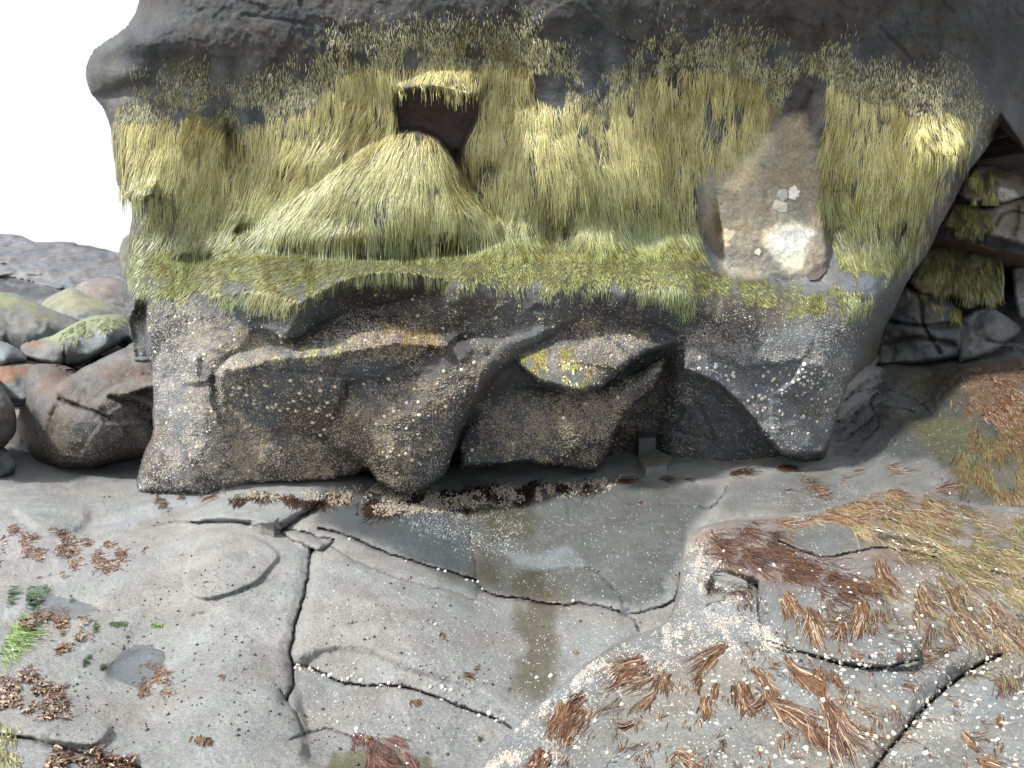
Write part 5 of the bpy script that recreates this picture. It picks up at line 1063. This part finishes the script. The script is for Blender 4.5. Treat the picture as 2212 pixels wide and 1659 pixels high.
band(fr, [(1800,1100),(1950,1060),(2110,1095),(2225,1120),(2225,1300),(2100,1260),(1950,1200),(1850,1150)], 3600, lambda x, y: D2(30)+.5*N2(x, y, 60, 3, 5), np.concatenate([brn[[1,3]], olv]), 'golden and olive seaweed sheet sweeping over the right shoulder of the hump', wd=.0045, ln=(.04,.16), thr=(-.1,.3))
band(fr, [(1850,1200),(2000,1220),(2225,1330),(2225,1420),(2000,1330),(1880,1290)], 700, lambda x, y: D2(55)+0*x, np.concatenate([brn, olv[:2]]), 'mixed brown and green seaweed on the right of the hump', wd=.005, thr=(.0,.3))
band(gr, [(2090,800),(2230,760),(2230,960),(2160,960),(2120,900),(2060,870)], 2200, lambda x, y: D2(60)+.4*np.sin(x/60), brn[[0,1,3,4]]*.8, 'brown seaweed mat on the slope at the right edge', wd=.008)
band(gr, [(2080,940),(2230,900),(2230,1095),(2120,1085),(2040,1030)], 2000, lambda x, y: D2(100)-.6*sstep(2050, 2200, x), np.concatenate([olv*.6, brn[[1,4]]*.8]), 'olive seaweed mat below the brown one at the right edge', wd=.007, ln=(.06,.2))
band(gr, [(1800,1020),(1900,1010),(2060,1050),(1980,1080),(1700,1070),(1640,1050)], 420, lambda x, y: D2(-8)+0*x, brn, 'thin brown seaweed streaks on the pale rock behind the hump', wd=.006, thr=(.05,.3))
band(gr, [(500,1075),(700,1070),(830,1075),(960,1070),(840,1110),(810,1130),(760,1100),(640,1085)], 1500, lambda x, y: D2(95)+.8*np.sin(x/20), brn[[2,4,0]]*.5, 'dark seaweed hanging at the foot of the huge rock', wd=.008)
band(gr, [(960,1062),(1100,1050),(1300,1036),(1300,1052),(1150,1070),(1040,1090),(960,1085)], 1200, lambda x, y: D2(95)+.8*np.sin(x/20), brn[[2,4]]*.4, 'dark weed added to darken the slot under the centre boulders', wd=.008)  # weed added to make the gap under the boulders read dark
band(gr, [(1330,1035),(1560,1020),(1700,1006),(1700,1012),(1500,1032),(1330,1042)], 350, lambda x, y: D2(5)+0*x, brn[[2,0]]*.6, 'red-brown weed lining the base crack at the right', wd=.007, soft=5)
band(gr, [(0,1130),(100,1150),(170,1165),(310,1180),(300,1200),(180,1240),(0,1230)], 900, lambda x, y: D2(-15)+.5*np.sin(x/30), brn, 'wet red-brown seaweed scraps at the left edge of the floor', wd=.013, ln=(.02,.06), curl=1.0, thr=(.0,.25))
band(gr, [(30,1330),(120,1315),(180,1335),(185,1380),(120,1400),(80,1370)], 520, lambda x, y: D2(20)+.8*np.sin(x/20+y/15), brn[[1,3,0]], 'crisp brown seaweed patch beside the green algae', wd=.013, ln=(.015,.045), curl=1.3, off=(.001,.028), thr=(-.3,.1))
band(gr, [(0,1460),(60,1450),(130,1490),(150,1540),(90,1550),(0,1520)], 520, lambda x, y: D2(50)+.8*np.sin(x/20+y/15), brn[[1,3,4]], 'crisp brown seaweed patch at lower left', wd=.012, ln=(.015,.045), curl=1.3, off=(.001,.028), thr=(-.3,.1))
band(gr, [(110,1620),(200,1612),(290,1640),(280,1670),(90,1670)], 420, lambda x, y: D2(20)+.8*np.sin(x/20+y/15), brn[[0,3,4]], 'reddish seaweed patch cut by the bottom edge', wd=.011, ln=(.015,.045), curl=1.3, off=(.001,.028), thr=(-.3,.1))
band(gr, [(-10,1560),(20,1570),(40,1670),(-10,1670)], 200, lambda x, y: D2(70)+0*x, olv, 'yellow-brown seaweed at the bottom left corner', wd=.008, ln=(.03,.08), thr=(-.3,.1))
band(gr, [(290,1460),(350,1440),(370,1460),(330,1480),(370,1500),(300,1500)], 160, lambda x, y: D2(60)+.8*np.sin(x/20), brn[[0,1]], 'small torn brown seaweed by the wet patch', wd=.010, ln=(.015,.045), curl=1.2, thr=(-.3,.1))
band(gr, [(770,1590),(850,1600),(900,1640),(930,1670),(800,1670)], 420, lambda x, y: D2(60)+.6*np.sin(x/20), brn[[2,4]]*1.6, 'purple seaweed fringe at bottom centre', wd=.005, ln=(.03,.07), thr=(-.3,.1))
band(R, [(740,700),(880,690),(980,740),(940,770),(860,735),(780,745)], 500, lambda x, y: D2(80)+0*x, np.array([(.30,.14,.05),(.38,.24,.12),(.3,.3,.1)]), 'rusty tufts on the lit shelf of the huge rock', wd=.007, ln=(.02,.06), thr=(.0,.3))
band(R, [(560,770),(700,745),(760,740),(780,756),(680,764),(580,772)], 500, lambda x, y: D2(100)+0*x, np.array([(.42,.46,.2),(.5,.45,.25)]), 'pale green tufts on the lit shelf of the huge rock', wd=.007, ln=(.015,.04), thr=(-.1,.3))
band(R, [(1130,780),(1200,755),(1270,745),(1290,770),(1260,835),(1210,830),(1160,812)], 1100, lambda x, y: D2(75)+0*x, np.array([(.30,.33,.09),(.20,.24,.07),(.22,.12,.05),(.16,.09,.07)]), 'green and brown tufts on the overhanging ledge in the centre', wd=.007, ln=(.02,.07), thr=(-.1,.3))
band(fr, [(1130,1659),(1300,1500),(1450,1420),(1600,1380),(1800,1380),(2000,1450),(2150,1560),(2220,1670),(1130,1670)], 900, lambda x, y: D2(110)-D2(60)*sstep(1450, 1750, x)+.8*np.sin(x/25+y/19), brn[[0,1,2,3]], 'loose scraps of brown weed strewn over the lower hump', wd=.0045, ln=(.01,.05), thr=(.05,.35))
band(fr, [(1500,1180),(1700,1200),(1850,1280),(2220,1380),(2220,1500),(1900,1400),(1650,1370),(1550,1300)], 900, lambda x, y: D2(45)+.8*np.sin(x/25+y/19), np.concatenate([brn[[0,2,4]], olv[:1]]), 'purple-brown weed scraps over the shoulder of the hump', wd=.0045, ln=(.015,.07), thr=(.0,.3))
# green sea-lettuce clumps, each its own
grn = np.array([(.04,.075,.03),(.06,.11,.035),(.03,.055,.025)]); grl = np.array([(.12,.19,.045),(.17,.24,.06),(.08,.14,.035)])
greens = [(15,1370,25,75,60,260,grl,'bright green seaweed fan at the left edge, largest green patch'),(15,1285,10,30,22,70,grn,'green seaweed knot touching the left edge'),(55,1290,10,40,22,90,grn,'dark green seaweed clump beside the left-edge knot'),
 (85,1280,0,30,18,70,grn,'dark green seaweed clump, right of its two neighbours'),(88,1305,160,24,12,40,grn,'small green tuft under the trio of green clumps'),(150,1298,0,12,10,26,grn,'lone dark green tuft right of the green trio'),
 (256,1342,90,18,22,60,grn,'rounded green tuft on the bare slab'),(343,1346,90,14,16,44,grl,'small bright green tuft, farthest right on the slab'),(200,1356,0,14,12,34,grn,'small green tuft beside a snail'),(180,1425,30,18,14,34,grn,'green tuft near the little wet patch'),(216,1440,0,18,8,26,grn,'flat green tuft left of the little wet patch')]
for (x, y, an, L_, sp, n_, pal, lb) in greens: clump(gr, x, y, an, L_, sp, n_, pal, lb, .007, 'green seaweed clumps on the floor slab', fan=1.2, name='green_seaweed')
small = [(360,1080,130,40,24,70,'brown kelp scrap in the wet runnel at the foot of the huge rock'),(395,1068,125,24,12,30,'second kelp scrap beside the wet runnel'),(470,1066,150,40,14,40,'dark kelp scrap under the left foot of the huge rock'),
 (1362,1083,80,18,8,16,'little brown weed sprig in the grey hollow, left one'),(1382,1080,80,18,8,16,'little brown weed sprig in the grey hollow, right one'),(955,1365,75,26,6,14,'thin amber weed strand on the middle slab'),(885,1245,60,10,6,10,'brown speck of weed high on the middle slab'),
 (1000,1455,20,30,10,18,'olive weed scrap with snails on the middle slab'),(1020,1442,15,24,4,8,'amber weed sliver on the middle slab'),(895,1510,80,20,14,30,'yellowish weed tuft with shells on the lower slab'),(440,1590,100,30,20,50,'brown and olive weed knot at the bottom of the big slab'),
 (1240,1405,60,20,6,12,'twin brown weed scraps beside the olive stain'),(485,1455,130,20,6,14,'pinkish weed scrap on the big slab'),(530,1440,100,14,4,8,'short pale weed sliver on the big slab'),(790,1590,60,20,14,26,'yellow weed tuft above the purple fringe'),(1035,1590,60,12,8,14,'brown weed fleck at the right of the lower slab')]
for (x, y, an, L_, sp, n_, lb) in small: clump(gr, x, y, an, L_, sp, n_, np.concatenate([brn, olv[:1]]), lb, .007, name='seaweed_scrap')
